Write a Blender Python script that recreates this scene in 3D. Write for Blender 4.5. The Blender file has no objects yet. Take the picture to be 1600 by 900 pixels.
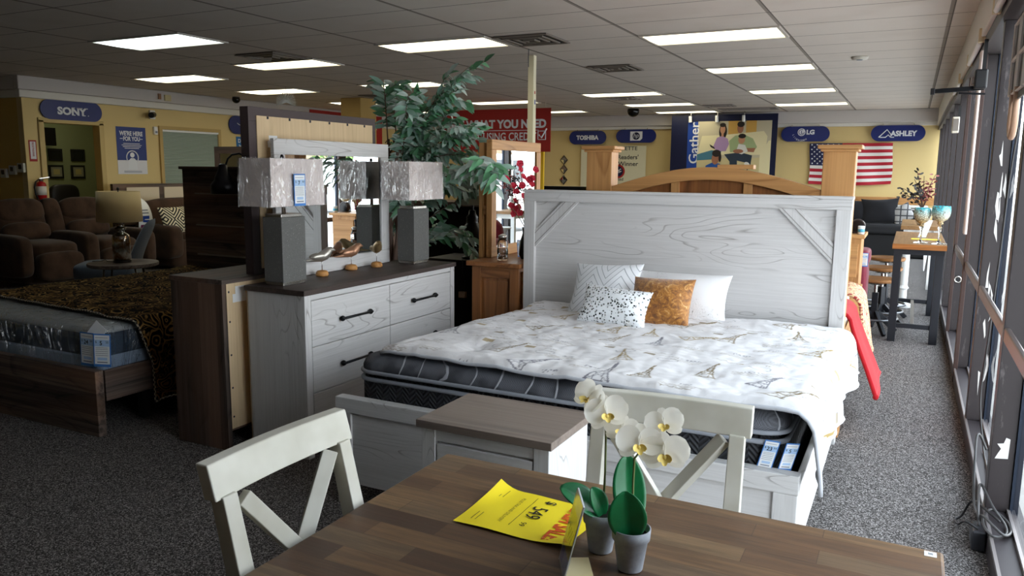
import bpy, math, random
import numpy as np
from mathutils import Matrix, Vector
random.seed(7); PI = math.pi
SC = bpy.context.scene; COL = SC.collection
# ---------------------------------------------------------------- mesh builder
class MB:
    def __init__(s): s.v=[]; s.f=[]; s.m=[]
    def add(s, vs, fs, mi=0):
        b=len(s.v); s.v+= [tuple(map(float,p)) for p in vs]; s.f+=[tuple(b+i for i in f) for f in fs]; s.m+=[mi]*len(fs); return s
    def box(s,x0,x1,y0,y1,z0,z1,mi=0):
        return s.hexa([(x0,y0,z0),(x1,y0,z0),(x1,y1,z0),(x0,y1,z0),(x0,y0,z1),(x1,y0,z1),(x1,y1,z1),(x0,y1,z1)],mi)
    def hexa(s,p,mi=0):
        return s.add(p,[(3,2,1,0),(4,5,6,7),(0,1,5,4),(1,2,6,5),(2,3,7,6),(3,0,4,7)],mi)
    def bar(s,p0,p1,w,h,up=(0,0,1),mi=0):
        p0,p1=Vector(p0),Vector(p1); d=(p1-p0).normalized(); u=Vector(up); r=d.cross(u)
        if r.length<1e-4: r=d.cross(Vector((1,0,0)))
        r.normalize(); u=r.cross(d).normalized(); r*=w/2; u*=h/2
        return s.hexa([p0-r-u,p0+r-u,p1+r-u,p1-r-u,p0-r+u,p0+r+u,p1+r+u,p1-r+u],mi)
    def prism(s,poly,axis,d0,d1,mi=0):
        """poly: 2d points; axis x:(y,z) y:(x,z) z:(x,y)"""
        def P(a,d): return {'x':(d,a[0],a[1]),'y':(a[0],d,a[1]),'z':(a[0],a[1],d)}[axis]
        n=len(poly); vs=[P(a,d0) for a in poly]+[P(a,d1) for a in poly]
        fs=[tuple(range(n))[::-1],tuple(range(n,2*n))]+[(i,(i+1)%n,n+(i+1)%n,n+i) for i in range(n)]
        return s.add(vs,fs,mi)
    def tube(s,pts,r,n=8,mi=0,closed=False,cap=True):
        pts=[Vector(p) for p in pts]; m=len(pts); rr=r if isinstance(r,(list,tuple)) else [r]*m
        vs=[]; prev=None
        for i,p in enumerate(pts):
            if closed: t=pts[(i+1)%m]-pts[i-1]
            else: t=pts[min(i+1,m-1)]-pts[max(i-1,0)]
            t=t.normalized() if t.length>1e-9 else Vector((0,0,1))
            if prev is None:
                a=t.cross(Vector((0,0,1)))
                if a.length<1e-3: a=t.cross(Vector((1,0,0)))
            else: a=prev-t*prev.dot(t)
            a.normalize(); prev=a; b=t.cross(a)
            for k in range(n):
                q=2*PI*k/n; vs.append(p+(a*math.cos(q)+b*math.sin(q))*rr[i])
        fs=[]
        for i in range(m if closed else m-1):
            j=(i+1)%m
            for k in range(n): fs.append((i*n+k,i*n+(k+1)%n,j*n+(k+1)%n,j*n+k))
        if cap and not closed: fs+= [tuple(range(n))[::-1],tuple((m-1)*n+k for k in range(n))]
        return s.add(vs,fs,mi)
    def cyl(s,p0,p1,r0,r1=None,n=20,mi=0,cap=True): return s.tube([p0,p1],[r0,r0 if r1 is None else r1],n,mi,cap=cap)
    def lathe(s,prof,c=(0,0,0),n=28,mi=0,sx=1,sy=1):
        vs=[];m=len(prof)
        for r,z in prof:
            for k in range(n):
                q=2*PI*k/n; vs.append((c[0]+r*sx*math.cos(q),c[1]+r*sy*math.sin(q),c[2]+z))
        fs=[(i*n+k,i*n+(k+1)%n,(i+1)*n+(k+1)%n,(i+1)*n+k) for i in range(m-1) for k in range(n)]
        if prof[0][0]>1e-6: fs.append(tuple(range(n))[::-1])
        if prof[-1][0]>1e-6: fs.append(tuple((m-1)*n+k for k in range(n)))
        return s.add(vs,fs,mi)
    def ell(s,c,rx,ry,rz,nu=20,nv=12,M=None,mi=0,p=1.0):
        vs=[]
        sg=lambda x:math.copysign(abs(x)**p,x)
        for j in range(nv+1):
            a=-PI/2+PI*j/nv
            for i in range(nu):
                b=2*PI*i/nu; v=Vector((rx*sg(math.cos(a))*sg(math.cos(b)),ry*sg(math.cos(a))*sg(math.sin(b)),rz*sg(math.sin(a))))
                if M: v=M@v
                vs.append(v+Vector(c))
        fs=[(j*nu+i,j*nu+(i+1)%nu,(j+1)*nu+(i+1)%nu,(j+1)*nu+i) for j in range(nv) for i in range(nu)]
        return s.add(vs,fs,mi)
    def grid(s,fn,nu,nv,mi=0,flip=False):
        vs=[fn(i/nu,j/nv) for j in range(nv+1) for i in range(nu+1)]; w=nu+1
        fs=[(j*w+i,j*w+i+1,(j+1)*w+i+1,(j+1)*w+i) for j in range(nv) for i in range(nu)]
        if flip: fs=[f[::-1] for f in fs]
        return s.add(vs,fs,mi)
    def poly(s,pts,mi=0): return s.add(pts,[tuple(range(len(pts)))],mi)
    def mesh(s,name):
        me=bpy.data.meshes.new(name); me.from_pydata(s.v,[],s.f); me.polygons.foreach_set('material_index',s.m); me.update(); return me
def rootof(o):
    while o.parent is not None: o=o.parent
    return o
def frame(o):
    r=rootof(o); return Matrix.Translation(r.location)@Matrix.Rotation(r.rotation_euler.z,4,'Z')
def tag(o,label=None,cat=None,group=None,kind=None):
    if label: o['label']=label
    if cat: o['category']=cat
    if group: o['group']=group
    if kind: o['kind']=kind
    return o
def obj(name,mb,mat,parent=None,label=None,cat=None,group=None,kind=None,smooth=False,bevel=0,local=False,mods=None,seg=2,solid=0):
    me=mb.mesh(name) if isinstance(mb,MB) else mb
    for m in (mat if isinstance(mat,(list,tuple)) else [mat]): me.materials.append(m)
    o=bpy.data.objects.new(name,me); COL.objects.link(o)
    if parent is not None:
        o.parent=parent
        if not local: me.transform(frame(parent).inverted())
    elif kind not in('structure',) :
        co=np.array([v.co for v in me.vertices]); lo=co.min(0); hi=co.max(0)
        c=Vector(((lo[0]+hi[0])/2,(lo[1]+hi[1])/2,lo[2])); me.transform(Matrix.Translation(-c)); o.location=c
    if smooth:
        for p in me.polygons: p.use_smooth=True
    if solid:
        m=o.modifiers.new('s','SOLIDIFY'); m.thickness=solid; m.offset=0
    if bevel:
        m=o.modifiers.new('b','BEVEL'); m.width=bevel; m.segments=seg; m.limit_method='ANGLE'; m.angle_limit=0.7
        m.harden_normals=False
    return tag(o,label,cat,group,kind)
def thing(name,label,cat,loc=(0,0,0),rotz=0,group=None,kind=None):
    o=bpy.data.objects.new(name,None); COL.objects.link(o); o.location=loc; o.rotation_euler=(0,0,rotz); o.empty_display_size=.05
    return tag(o,label,cat,group,kind)
def dup(root,loc,rotz=None,label=None,group=None):
    def cp(o,par):
        c=o.copy(); COL.objects.link(c); c.parent=par
        for ch in list(o.children): cp(ch,c)
        return c
    r=cp(root,None); r.location=loc
    if rotz is not None: r.rotation_euler=(0,0,rotz)
    if label: r['label']=label
    if group: r['group']=group
    return r
_font={}
def text_mb(txt,w=None,h=None,bold=0.0,shear=0.0,space=1.0,res=3):
    cu=bpy.data.curves.new('t','FONT'); cu.body=txt; cu.size=1; cu.align_x='LEFT'; cu.offset=bold; cu.shear=shear; cu.space_character=space; cu.resolution_u=res
    cu.fill_mode='FRONT' if hasattr(cu,'fill_mode') else 'BOTH'
    ob=bpy.data.objects.new('t',cu); COL.objects.link(ob)
    dg=bpy.context.evaluated_depsgraph_get(); me=bpy.data.meshes.new_from_object(ob.evaluated_get(dg))
    bpy.data.objects.remove(ob); bpy.data.curves.remove(cu)
    co=np.array([v.co for v in me.vertices]).reshape(-1,3); lo=co.min(0); hi=co.max(0); sz=hi-lo
    fs=[tuple(p.vertices) for p in me.polygons]; bpy.data.meshes.remove(me)
    if w and h: sx,sy=w/sz[0],h/sz[1]
    elif w: sx=sy=w/sz[0]
    else: sx=sy=h/sz[1]
    co=(co-(lo+hi)/2)*[sx,sy,1]
    return co,fs
def text_on(mb,txt,c,right,up,w=None,h=None,mi=0,**k):
    """flat lettering centred at c in the plane (right, up)"""
    co,fs=text_mb(txt,w,h,**k); R,U,Cc=Vector(right).normalized(),Vector(up).normalized(),Vector(c)
    mb.add([Cc+R*p[0]+U*p[1] for p in co],fs,mi)
# ---------------------------------------------------------------- materials
def lin(c):
    f=lambda x:(x/12.92 if x<=.04045 else ((x+.055)/1.055)**2.4)
    return tuple(f(x/255) for x in c)+(1,)
class N:
    def __init__(s,name):
        s.m=bpy.data.materials.new(name); s.m.use_nodes=True; s.t=s.m.node_tree; s.t.nodes.clear()
        s.out=s.t.nodes.new('ShaderNodeOutputMaterial'); s.b=s.n('ShaderNodeBsdfPrincipled'); s.l(s.b.outputs[0],s.out.inputs[0])
    def n(s,t,**k):
        x=s.t.nodes.new(t)
        for a,b in k.items(): setattr(x,a,b)
        return x
    def l(s,a,b): s.t.links.new(a,b)
    def set(s,x,i,v):
        if hasattr(v,'is_output') or isinstance(v,bpy.types.NodeSocket): s.l(v,x.inputs[i])
        else: x.inputs[i].default_value=v
    def co(s,scale=(1,1,1),rot=(0,0,0),src='Object',loc=(0,0,0)):
        c=s.n('ShaderNodeTexCoord'); m=s.n('ShaderNodeMapping'); s.l(c.outputs[src],m.inputs[0]); m.inputs['Scale'].default_value=scale; m.inputs['Rotation'].default_value=rot; m.inputs['Location'].default_value=loc; return m.outputs[0]
    def noise(s,v,scale=5,detail=3,rough=.5,dist=0):
        x=s.n('ShaderNodeTexNoise'); s.l(v,x.inputs['Vector']); x.inputs['Scale'].default_value=scale; x.inputs['Detail'].default_value=detail; x.inputs['Roughness'].default_value=rough; x.inputs['Distortion'].default_value=dist; return x.outputs['Fac']
    def vor(s,v,scale=5,feature='F1',out='Distance',rnd=1):
        x=s.n('ShaderNodeTexVoronoi',feature=feature); s.l(v,x.inputs['Vector']); x.inputs['Scale'].default_value=scale; x.inputs['Randomness'].default_value=rnd; return x.outputs[out]
    def math(s,op,a,b=0,c=0):
        x=s.n('ShaderNodeMath',operation=op); s.set(x,0,a); s.set(x,1,b); s.set(x,2,c); return x.outputs[0]
    def ramp(s,f,pts,interp='LINEAR'):
        x=s.n('ShaderNodeValToRGB'); s.l(f,x.inputs[0]); r=x.color_ramp; r.interpolation=interp
        while len(r.elements)<len(pts): r.elements.new(.5)
        for e,(p,c) in zip(r.elements,pts): e.position=p; e.color=c if not isinstance(c,(int,float)) else (c,c,c,1)
        return x.outputs[0]
    def mix(s,f,a,b,mode='MIX'):
        x=s.n('ShaderNodeMix',data_type='RGBA',blend_type=mode); s.set(x,0,f); s.set(x,6,a); s.set(x,7,b); return x.outputs[2]
    def bump(s,h,strength=.3,dist=.01):
        x=s.n('ShaderNodeBump'); s.l(h,x.inputs['Height']); x.inputs['Strength'].default_value=strength; x.inputs['Distance'].default_value=dist; s.l(x.outputs[0],s.b.inputs['Normal']); return s
    def col(s,c): s.set(s.b,'Base Color',c); return s
    def p(s,**k):
        for a,b in k.items(): s.set(s.b,a.replace('_',' '),b)
        return s
_pl={}
def plain(rgb,rough=.6,metal=0,spec=.4,name=None,**k):
    key=(tuple(rgb),rough,metal,spec,tuple(k.items()))
    if key in _pl: return _pl[key]
    n=N(name or 'plain'); n.col(lin(rgb)).p(Roughness=rough,Metallic=metal,Specular_IOR_Level=spec,**k); _pl[key]=n.m; return n.m
def emis(rgb,st,name='lamp_glow'):
    n=N(name); n.col((0,0,0,1)).p(Emission_Color=lin(rgb),Emission_Strength=st); return n.m
def axis_scale(axis,along,across): return tuple(along if a==axis else across for a in 'xyz')
def wood(name,base,dark,axis='x',lines=9,nscale=2.2,streak=26,rough=.55,line_amt=.55,streak_amt=.35,along=.22,line_w=.13,plank=None,plank_var=.5,extra=None,loc=(0,0,0),spec=.35,patch=False):
    n=N(name); b,d=lin(base),lin(dark)
    v=n.co(axis_scale(axis,along,1.0),loc=loc)
    f=n.noise(v,nscale,1.5,.45,.25); g=n.math('MULTIPLY',f,lines); g=n.math('FRACT',g)
    line=n.ramp(g,[(0,1),(line_w,0),(1-line_w*.35,0),(1,1)])
    if patch: line=n.math('MULTIPLY',line,n.ramp(n.noise(n.co(axis_scale(axis,.45,1.6),loc=(3.1,1.7,.4)),3.2,1.5),[(.50,.04),(.60,1)]))
    v2=n.co(axis_scale(axis,along*.12,1.0),loc=loc); st=n.noise(v2,streak*3,4,.65)
    stm=n.ramp(st,[(.38,1),(.62,0)])
    amt=n.math('ADD',n.math('MULTIPLY',line,line_amt),n.math('MULTIPLY',stm,streak_amt)); amt=n.math('MINIMUM',amt,1)
    colr=n.mix(amt,b,d)
    if extra:   # large patches of another tone along the grain
        v3=n.co(axis_scale(axis,along*.6,1.0),loc=loc); pz=n.ramp(n.noise(v3,5,2),[(.42,0),(.62,1)]); colr=n.mix(n.math('MULTIPLY',pz,.8),colr,lin(extra))
    if plank:   # plank = (across axis, width): per-plank tone
        c=n.n('ShaderNodeTexCoord'); sp=n.n('ShaderNodeSeparateXYZ'); n.l(c.outputs['Object'],sp.inputs[0])
        q=n.math('FLOOR',n.math('DIVIDE',sp.outputs['xyz'.index(plank[0])],plank[1]))
        wn=n.n('ShaderNodeTexWhiteNoise',noise_dimensions='1D'); n.l(q,wn.inputs['W']); r=wn.outputs['Value']
        k=n.math('ADD',1-plank_var/2,n.math('MULTIPLY',r,plank_var)); 
        hs=n.n('ShaderNodeHueSaturation'); n.l(colr,hs.inputs['Color']); n.l(k,hs.inputs['Value']); colr=hs.outputs[0]
        fr=n.math('FRACT',n.math('DIVIDE',sp.outputs['xyz'.index(plank[0])],plank[1])); gap=n.ramp(fr,[(0,1),(.025,0)]); colr=n.mix(n.math('MULTIPLY',gap,.7),colr,(.01,.008,.006,1))
    n.col(colr).p(Roughness=rough,Specular_IOR_Level=spec).bump(n.math('MULTIPLY',amt,-1),.25,.004)
    return n.m
M={}
for ax in 'xyz':
    M['white_'+ax]=wood('white_wood_'+ax,(212,210,209),(132,126,122),ax,lines=19,nscale=6.5,streak=34,line_amt=.62,streak_amt=.16,along=.15,line_w=.13,patch=True)
    M['dark_'+ax]=wood('rustic_dark_wood_'+ax,(100,86,78),(40,33,30),ax,lines=5,nscale=5,streak=14,line_amt=.35,streak_amt=.8,plank=None,extra=(112,86,70),along=.2,rough=.6)
    M['pine_'+ax]=wood('pine_wood_'+ax,(198,148,94),(142,94,52),ax,lines=7,nscale=3,streak=14,line_amt=.45,streak_amt=.35,rough=.42,along=.14)
    M['pinedk_'+ax]=wood('pine_wood_dark_'+ax,(150,98,56),(88,50,26),ax,lines=8,nscale=3,streak=14,line_amt=.5,streak_amt=.4,rough=.42,along=.14)
    M['grey_'+ax]=wood('grey_brown_wood_'+ax,(128,116,108),(66,56,52),ax,lines=6,streak=11,line_amt=.3,streak_amt=.75,rough=.5,along=.2,extra=(134,120,110))
    M['greydk_'+ax]=wood('grey_brown_edge_'+ax,(78,66,61),(46,38,36),ax,lines=6,streak=12,line_amt=.3,streak_amt=.6,rough=.5,along=.2)
M['planks_dark_x']=wood('plank_dark_x',(108,92,82),(38,31,28),'x',lines=5,nscale=5,streak=12,line_amt=.35,streak_amt=.85,plank=('z',.125),plank_var=.9,extra=(126,94,72),along=.2)
M['planks_dark_z']=wood('plank_dark_z',(108,94,86),(38,32,29),'z',lines=5,nscale=5,streak=12,line_amt=.35,streak_amt=.85,plank=('x',.13),plank_var=.8,extra=(122,94,78),along=.2)
M['ply']=wood('plywood_back',(218,192,154),(188,160,122),'z',lines=10,streak=20,line_amt=.25,streak_amt=.35,along=.1,rough=.7)
# dining table: staves along x
def table_mat():
    n=N('butcher_block'); v=n.co((1,1,1)); br=n.n('ShaderNodeTexBrick'); n.l(v,br.inputs['Vector']); br.offset=.37; br.offset_frequency=2
    for i,x in ((1,(0,0,0,1)),(2,(1,1,1,1)),(3,(.3,.3,.3,1))): br.inputs[i].default_value=x
    br.inputs['Scale'].default_value=1; br.inputs['Mortar Size'].default_value=.0008; br.inputs['Brick Width'].default_value=.36; br.inputs['Row Height'].default_value=.062; br.inputs['Bias'].default_value=-.05
    tone=n.ramp(br.outputs['Color'],[(0,lin((76,54,42))),(.35,lin((112,82,58))),(.65,lin((136,106,74))),(1,lin((96,80,66)))])
    v2=n.co((.12,1.6,1)); st=n.noise(v2,34,5,.7); tone=n.mix(n.ramp(st,[(.40,.5),(.60,0)]),tone,lin((66,52,42)))
    v3=n.co((.3,1.4,1)); wr=n.ramp(n.noise(v3,12,6,.75),[(.66,0),(.73,1)]); tone=n.mix(n.math('MULTIPLY',wr,.4),tone,lin((148,134,116)))
    tone=n.mix(n.math('MULTIPLY',br.outputs['Fac'],.5),tone,lin((40,30,25)))
    n.col(tone).p(Roughness=.42,Specular_IOR_Level=.45).bump(st,.15,.003); return n.m
M['table']=table_mat()
M['cream_paint']=plain((206,204,194),.45); M['sage_paint']=plain((178,176,162),.5)
def chair_mat():
    n=N('antique_cream_paint'); v=n.co(); f=n.noise(v,7,3); n.col(n.mix(n.ramp(f,[(.35,0),(.7,1)]),lin((214,211,200)),lin((192,188,174)))).p(Roughness=.42); return n.m
M['chair']=chair_mat()
def carpet():
    n=N('speckled_carpet'); v=n.co(); a=n.noise(v,270,2,.6); b=n.noise(v,2.2,3)
    w=n.vor(v,215,out='Color'); sep=n.n('ShaderNodeSeparateColor'); n.l(w,sep.inputs[0])
    f=n.math('ADD',n.math('MULTIPLY',a,.55),n.math('MULTIPLY',sep.outputs[0],.45))
    c=n.ramp(f,[(.28,lin((26,25,24))),(.46,lin((70,67,65))),(.60,lin((114,109,107))),(.75,lin((186,180,177)))])
    n.col(n.mix(n.math('MULTIPLY',b,.25),c,lin((96,88,84)))).p(Roughness=.95,Specular_IOR_Level=.1).bump(f,.6,.006); return n.m
M['carpet']=carpet()
def wallp(name,rgb):
    n=N(name); v=n.co(); f=n.noise(v,60,3); n.col(lin(rgb)).p(Roughness=.8,Specular_IOR_Level=.2).bump(f,.05,.003); return n.m
M['yellow']=wallp('yellow_wall_paint',(216,192,136)); M['cream']=wallp('cream_trim_paint',(226,222,214)); M['green']=wallp('sage_office_paint',(150,160,120)); M['tan']=wallp('tan_column_paint',(190,160,100)); M['grey_soffit']=wallp('soffit_grey',(206,200,196))
def ceil_mat():
    n=N('ceiling_tile'); c=n.n('ShaderNodeTexCoord'); sp=n.n('ShaderNodeSeparateXYZ'); n.l(c.outputs['Object'],sp.inputs[0])
    fx=n.math('FRACT',n.math('DIVIDE',n.math('ADD',sp.outputs[0],1.10+.012+1.262*20),1.262)); fy=n.math('FRACT',n.math('DIVIDE',n.math('ADD',sp.outputs[1],-7.11+.004+.61*40),.61))
    lx=n.ramp(fx,[(0,1),(.019,1),(.0195,0)],'CONSTANT'); ly=n.ramp(fy,[(0,1),(.018,1),(.0185,0)],'CONSTANT')
    ex=n.ramp(fx,[(0,0),(.0186,1),(.0235,0)],'CONSTANT'); 
    v=n.co(); pit=n.vor(v,90); pm=n.ramp(pit,[(.12,1),(.3,0)]); big=n.noise(v,2.0,3)
    tile=n.mix(n.math('MULTIPLY',pm,.10),lin((212,204,196)),lin((140,132,124))); tile=n.mix(n.math('MULTIPLY',n.ramp(big,[(.5,0),(.8,1)]),.25),tile,lin((178,166,152)))
    colr=n.mix(lx,tile,lin((150,142,134))); colr=n.mix(n.math('MULTIPLY',n.math('MAXIMUM',ly,ex),.85),colr,lin((70,64,60)))
    n.col(colr).p(Roughness=.9,Specular_IOR_Level=.1).bump(pm,.2,.003); return n.m
M['ceil']=ceil_mat()
M['black']=plain((26,26,28),.45); M['blackmetal']=plain((30,31,34),.38,.6); M['steel']=plain((196,192,186),.25,1); M['chrome']=plain((225,225,225),.08,1)
M['white']=plain((238,238,236),.5); M['paper']=plain((236,238,240),.6); M['bluetag']=plain((70,130,205),.5); M['paleblue']=plain((176,205,236),.5); M['ink']=plain((30,34,48),.6); M['greyink']=plain((130,136,150),.6)
M['navy']=plain((20,36,104),.4); M['darknavy']=plain((10,18,54),.45); M['midblue']=plain((30,66,150),.4); M['red']=plain((164,36,32),.55)
M['mullion']=plain((44,39,40),.42,.25); M['mullion_edge']=plain((128,116,110),.4,.5); M['bronze']=plain((66,50,46),.4,.3)
def glass_pane():
    n=N('window_glass'); t=n.n('ShaderNodeBsdfTransparent'); g=n.n('ShaderNodeBsdfGlossy'); g.inputs['Roughness'].default_value=.0; m=n.n('ShaderNodeMixShader'); lw=n.n('ShaderNodeLayerWeight'); lw.inputs[0].default_value=.5; sch=n.math('MULTIPLY_ADD',n.math('POWER',lw.outputs['Facing'],5),.92,.05)
    t.inputs[0].default_value=(.93,.96,.96,1); n.l(sch,m.inputs[0]); n.l(t.outputs[0],m.inputs[1]); n.l(g.outputs[0],m.inputs[2]); n.l(m.outputs[0],n.out.inputs[0]); return n.m
M['pane']=glass_pane()
def film(name,tint=(1,1,1,1),wr=30,amt=.5,strength=.8,base=.04):
    """thin clear plastic with wrinkles"""
    n=N(name); t=n.n('ShaderNodeBsdfTransparent'); t.inputs[0].default_value=tint; g=n.n('ShaderNodeBsdfGlossy'); g.inputs['Roughness'].default_value=.12
    v=n.co((1,1,.30)); f=n.ramp(n.noise(v,wr,3,.55,1.6),[(.40,.25),(.47,0),(.50,1),(.53,0),(.60,.3)]); b=n.n('ShaderNodeBump'); n.l(f,b.inputs['Height']); b.inputs['Strength'].default_value=strength; b.inputs['Distance'].default_value=.035; n.l(b.outputs[0],g.inputs['Normal'])
    fr=n.n('ShaderNodeLayerWeight'); fr.inputs[0].default_value=.5; n.l(b.outputs[0],fr.inputs['Normal']); m=n.n('ShaderNodeMixShader'); n.l(n.math('MULTIPLY_ADD',n.math('POWER',fr.outputs['Facing'],4),amt,base),m.inputs[0]); n.l(t.outputs[0],m.inputs[1]); n.l(g.outputs[0],m.inputs[2]); n.l(m.outputs[0],n.out.inputs[0]); return n.m
M['film']=film('plastic_wrap_film',(1,1,1,1),11,.2,1.0,.16); M['film_bed']=film('plastic_bed_film',(.95,.97,1,1),6,.5,1.0,.14)
def clear(name,tint,rough=0):
    n=N(name); n.col(tint).p(Roughness=rough,Transmission_Weight=1.0,IOR=1.45); return n.m
M['acrylic']=clear('clear_acrylic',(.95,.97,1,1)); M['clearglass']=clear('clear_glass',(.97,.98,.98,1))
M['mirror']=plain((232,236,236),.0,1.0,.5)
def fabric(name,c1,c2,scale=300,rough=.9,bump=.3,big=None):
    n=N(name); v=n.co(); f=n.noise(v,scale,2); c=n.mix(f,lin(c1),lin(c2))
    if big: c=n.mix(n.ramp(n.noise(v,big[0],3),[(.4,0),(.7,1)]),c,lin(big[1]))
    n.col(c).p(Roughness=rough,Specular_IOR_Level=.15,Sheen_Weight=.15).bump(f,bump,.002); return n.m
SKY,SUN,EXPO=7.8,10.0,0.0
# ================================================================ room shell
CH=2.74
def struct(name,mb,mat,**k): return obj(name,mb,mat,kind='structure',**k)
struct('floor',MB().box(-15,.55,-4,17.1,-.06,0),M['carpet'])
struct('ceiling',MB().box(-15,.34,-4,17.1,CH,CH+.08),M['ceil'])
struct('wall_back',MB().box(-11.3,.55,17,17.12,0,CH),M['yellow'])
w=MB()
w.box(-11.32,-11.2,6.84,7.10,0,CH); w.box(-11.32,-11.2,7.10,8.0,2.13,CH); w.box(-11.32,-11.2,8.0,17,0,CH)
struct('wall_left',w,M['yellow'])
struct('wall_alcove',MB().box(-15,-11.32,6.84,6.96,0,CH),wallp('alcove_ochre_paint',(206,172,98)))
struct('wall_outer',MB().box(-15.1,-15,-4,17,0,CH),M['yellow'])
struct('wall_front',MB().box(-15,.55,-4.12,-4,0,CH),M['cream'])
struct('wall_office',MB().box(-13.42,-13.3,6.96,9.6,0,CH).box(-13.3,-11.32,9.5,9.6,0,CH),M['green'])
for i,(a,b,c,d,z0,z1,mt) in enumerate([(-11.2,.34,16.86,17,2.50,CH,'grey_soffit'),(-11.2,.34,16.93,17,2.43,2.50,'cream'),(-11.2,-11.09,6.74,16.86,2.555,CH,'grey_soffit'),(-11.2,-11.14,6.78,16.9,2.45,2.555,'cream'),
      (-15,-11.2,6.74,6.84,2.555,CH,'grey_soffit'),(-15,-11.2,6.78,6.84,2.45,2.555,'cream')]):
    struct('trim_%d'%(i+1),MB().box(a,b,c,d,z0,z1),M[mt],bevel=.012)
struct('trim_7',MB().box(-11.2,.4,16.97,17,.925,1.065),M['pine_x'],bevel=.006)
struct('trim_8',MB().box(-15,-11.2,6.815,6.84,.875,1.01),M['pine_x'],bevel=.005)
struct('trim_9',MB().box(-15,-11.2,6.83,6.84,0,.875),plain((96,78,52),.7))
# door casing to the office
dc=MB().box(-11.33,-11.17,7.04,7.12,0,2.16).box(-11.33,-11.17,7.98,8.06,0,2.16).box(-11.33,-11.17,7.04,8.06,2.12,2.19)
struct('door_1',dc,plain((196,170,110),.5),bevel=.008)
# painted door further along the left wall
d2=thing('door_2',None,None,(-11.2,15.7,0),kind='structure')
obj('door_frame',MB().box(-11.2,-11.15,15.15,15.25,0,2.02).box(-11.2,-11.15,16.15,16.25,0,2.02).box(-11.2,-11.15,15.15,16.25,1.95,2.05),M['cream'],d2,bevel=.006)
obj('door_leaf',MB().box(-11.19,-11.165,15.25,16.15,0,1.95),plain((120,84,44),.5),d2)
# column
struct('wall_column',MB().box(-9.12,-8.68,11.2,11.65,0,CH),M['tan'],bevel=.01)
# ---- storefront: fins, sills, panes, guard rails
fins=[2.35,3.73,5.11,6.5,8.05,9.5,10.9,12.3,13.7,15.1,16.5]
mul=N('bronze_mullion'); v=mul.co((1,1,.25)); f=mul.ramp(mul.noise(v,24,5,.7),[(.60,0),(.70,1)]); mul.col(mul.mix(mul.math('MULTIPLY',f,.35),lin((50,44,45)),lin((130,122,120)))).p(Roughness=.4,Metallic=.2); MULM=mul.m
edge=[1.15]+fins+[17]
struct('wall_light_block',MB().box(.40,.55,-4,1.15,0,2.34),M['cream'])  # unseen wall added over the near bays to block their daylight
for i in range(len(edge)-1):
    y0,y1=edge[i],edge[i+1]
    wn=thing('window_%d'%(i+1),None,None,(.42,(y0+y1)/2,0),kind='structure')
    obj('pane',MB().poly([(.475,y0,.1),(.475,y1,.1),(.475,y1,2.34),(.475,y0,2.34)]),M['pane'],wn)
    s=MB().box(.378,.52,y0,y1,0,.085).box(.385,.52,y0,y1,.085,.1)
    obj('sill',s,plain((58,52,54),.45,.2),wn)
    obj('sill_lip',MB().box(.376,.388,y0,y1,.088,.106).box(.46,.472,y0,y1,.1,.118),plain((150,142,140),.35,.6),wn)
    if i<5:
        r=MB().bar((.392,y0+.03,.865),(.392,y1-.03,.865),.022,.06)
        obj('guard_rail',r,plain((116,104,100),.3,.7),wn,bevel=.006)
for y in fins:
    m=MB().box(.382,.470,y-.0,y+.085,.1,2.34)
    o=struct('trim_mullion',m,MULM,bevel=.004)
    q=MB().box(.470,.50,y-.012,y+.097,.1,2.34); struct('trim_mullion_frame',q,plain((38,46,60),.35,.4))
# inner flat bars that ride in front of the glass beside two mullions
struct('trim_mullion',MB().box(.372,.40,6.44,6.50,0,2.34),M['bronze'],bevel=.003)
struct('trim_mullion',MB().box(.372,.40,7.98,8.05,0,2.34),M['bronze'],bevel=.003)
struct('trim_header',MB().box(.36,.55,-4,17,2.34,CH+.08),plain((60,54,54),.45,.2))
struct('trim_fascia',MB().box(.335,.362,-4,17,2.42,CH),M['cream'],bevel=.004)
# peeled tape on the mullion faces
# ---- ceiling fixtures: troffers, air vents, domes
tro_frame=plain((206,200,192),.4); diff=emis((255,246,212),4.2,'troffer_diffuser'); diffw=emis((236,252,250),4.2,'troffer_diffuser_cool')
TX={'a':(-2.305,-1.125),'b':(-4.865,-3.665),'c':(-7.40,-6.18),'d':(-9.9,-8.70)}
words={'a':'nearest the window wall','b':'in the second row from the windows','c':'in the third row from the windows','d':'in the row nearest the office wall'}
def troffer(x0,x1,y0,y1,label,m=None):
    t=thing('ceiling_light',label,'ceiling light',((x0+x1)/2,(y0+y1)/2,CH-.02),group='recessed ceiling lights')
    f=MB(); e=.028; z0,z1=CH-.014,CH+.01
    f.box(x0-e,x1+e,y0-e,y0,z0,z1).box(x0-e,x1+e,y1,y1+e,z0,z1).box(x0-e,x0,y0,y1,z0,z1).box(x1,x1+e,y0,y1,z0,z1)
    obj('frame',f,tro_frame,t)
    obj('diffuser',MB().grid(lambda u,v:(x0+(x1-x0)*u,y0+(y1-y0)*v,CH-.004-.012*math.sin(PI*v)),2,8,flip=True),m or diff,t,smooth=True)
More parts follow.
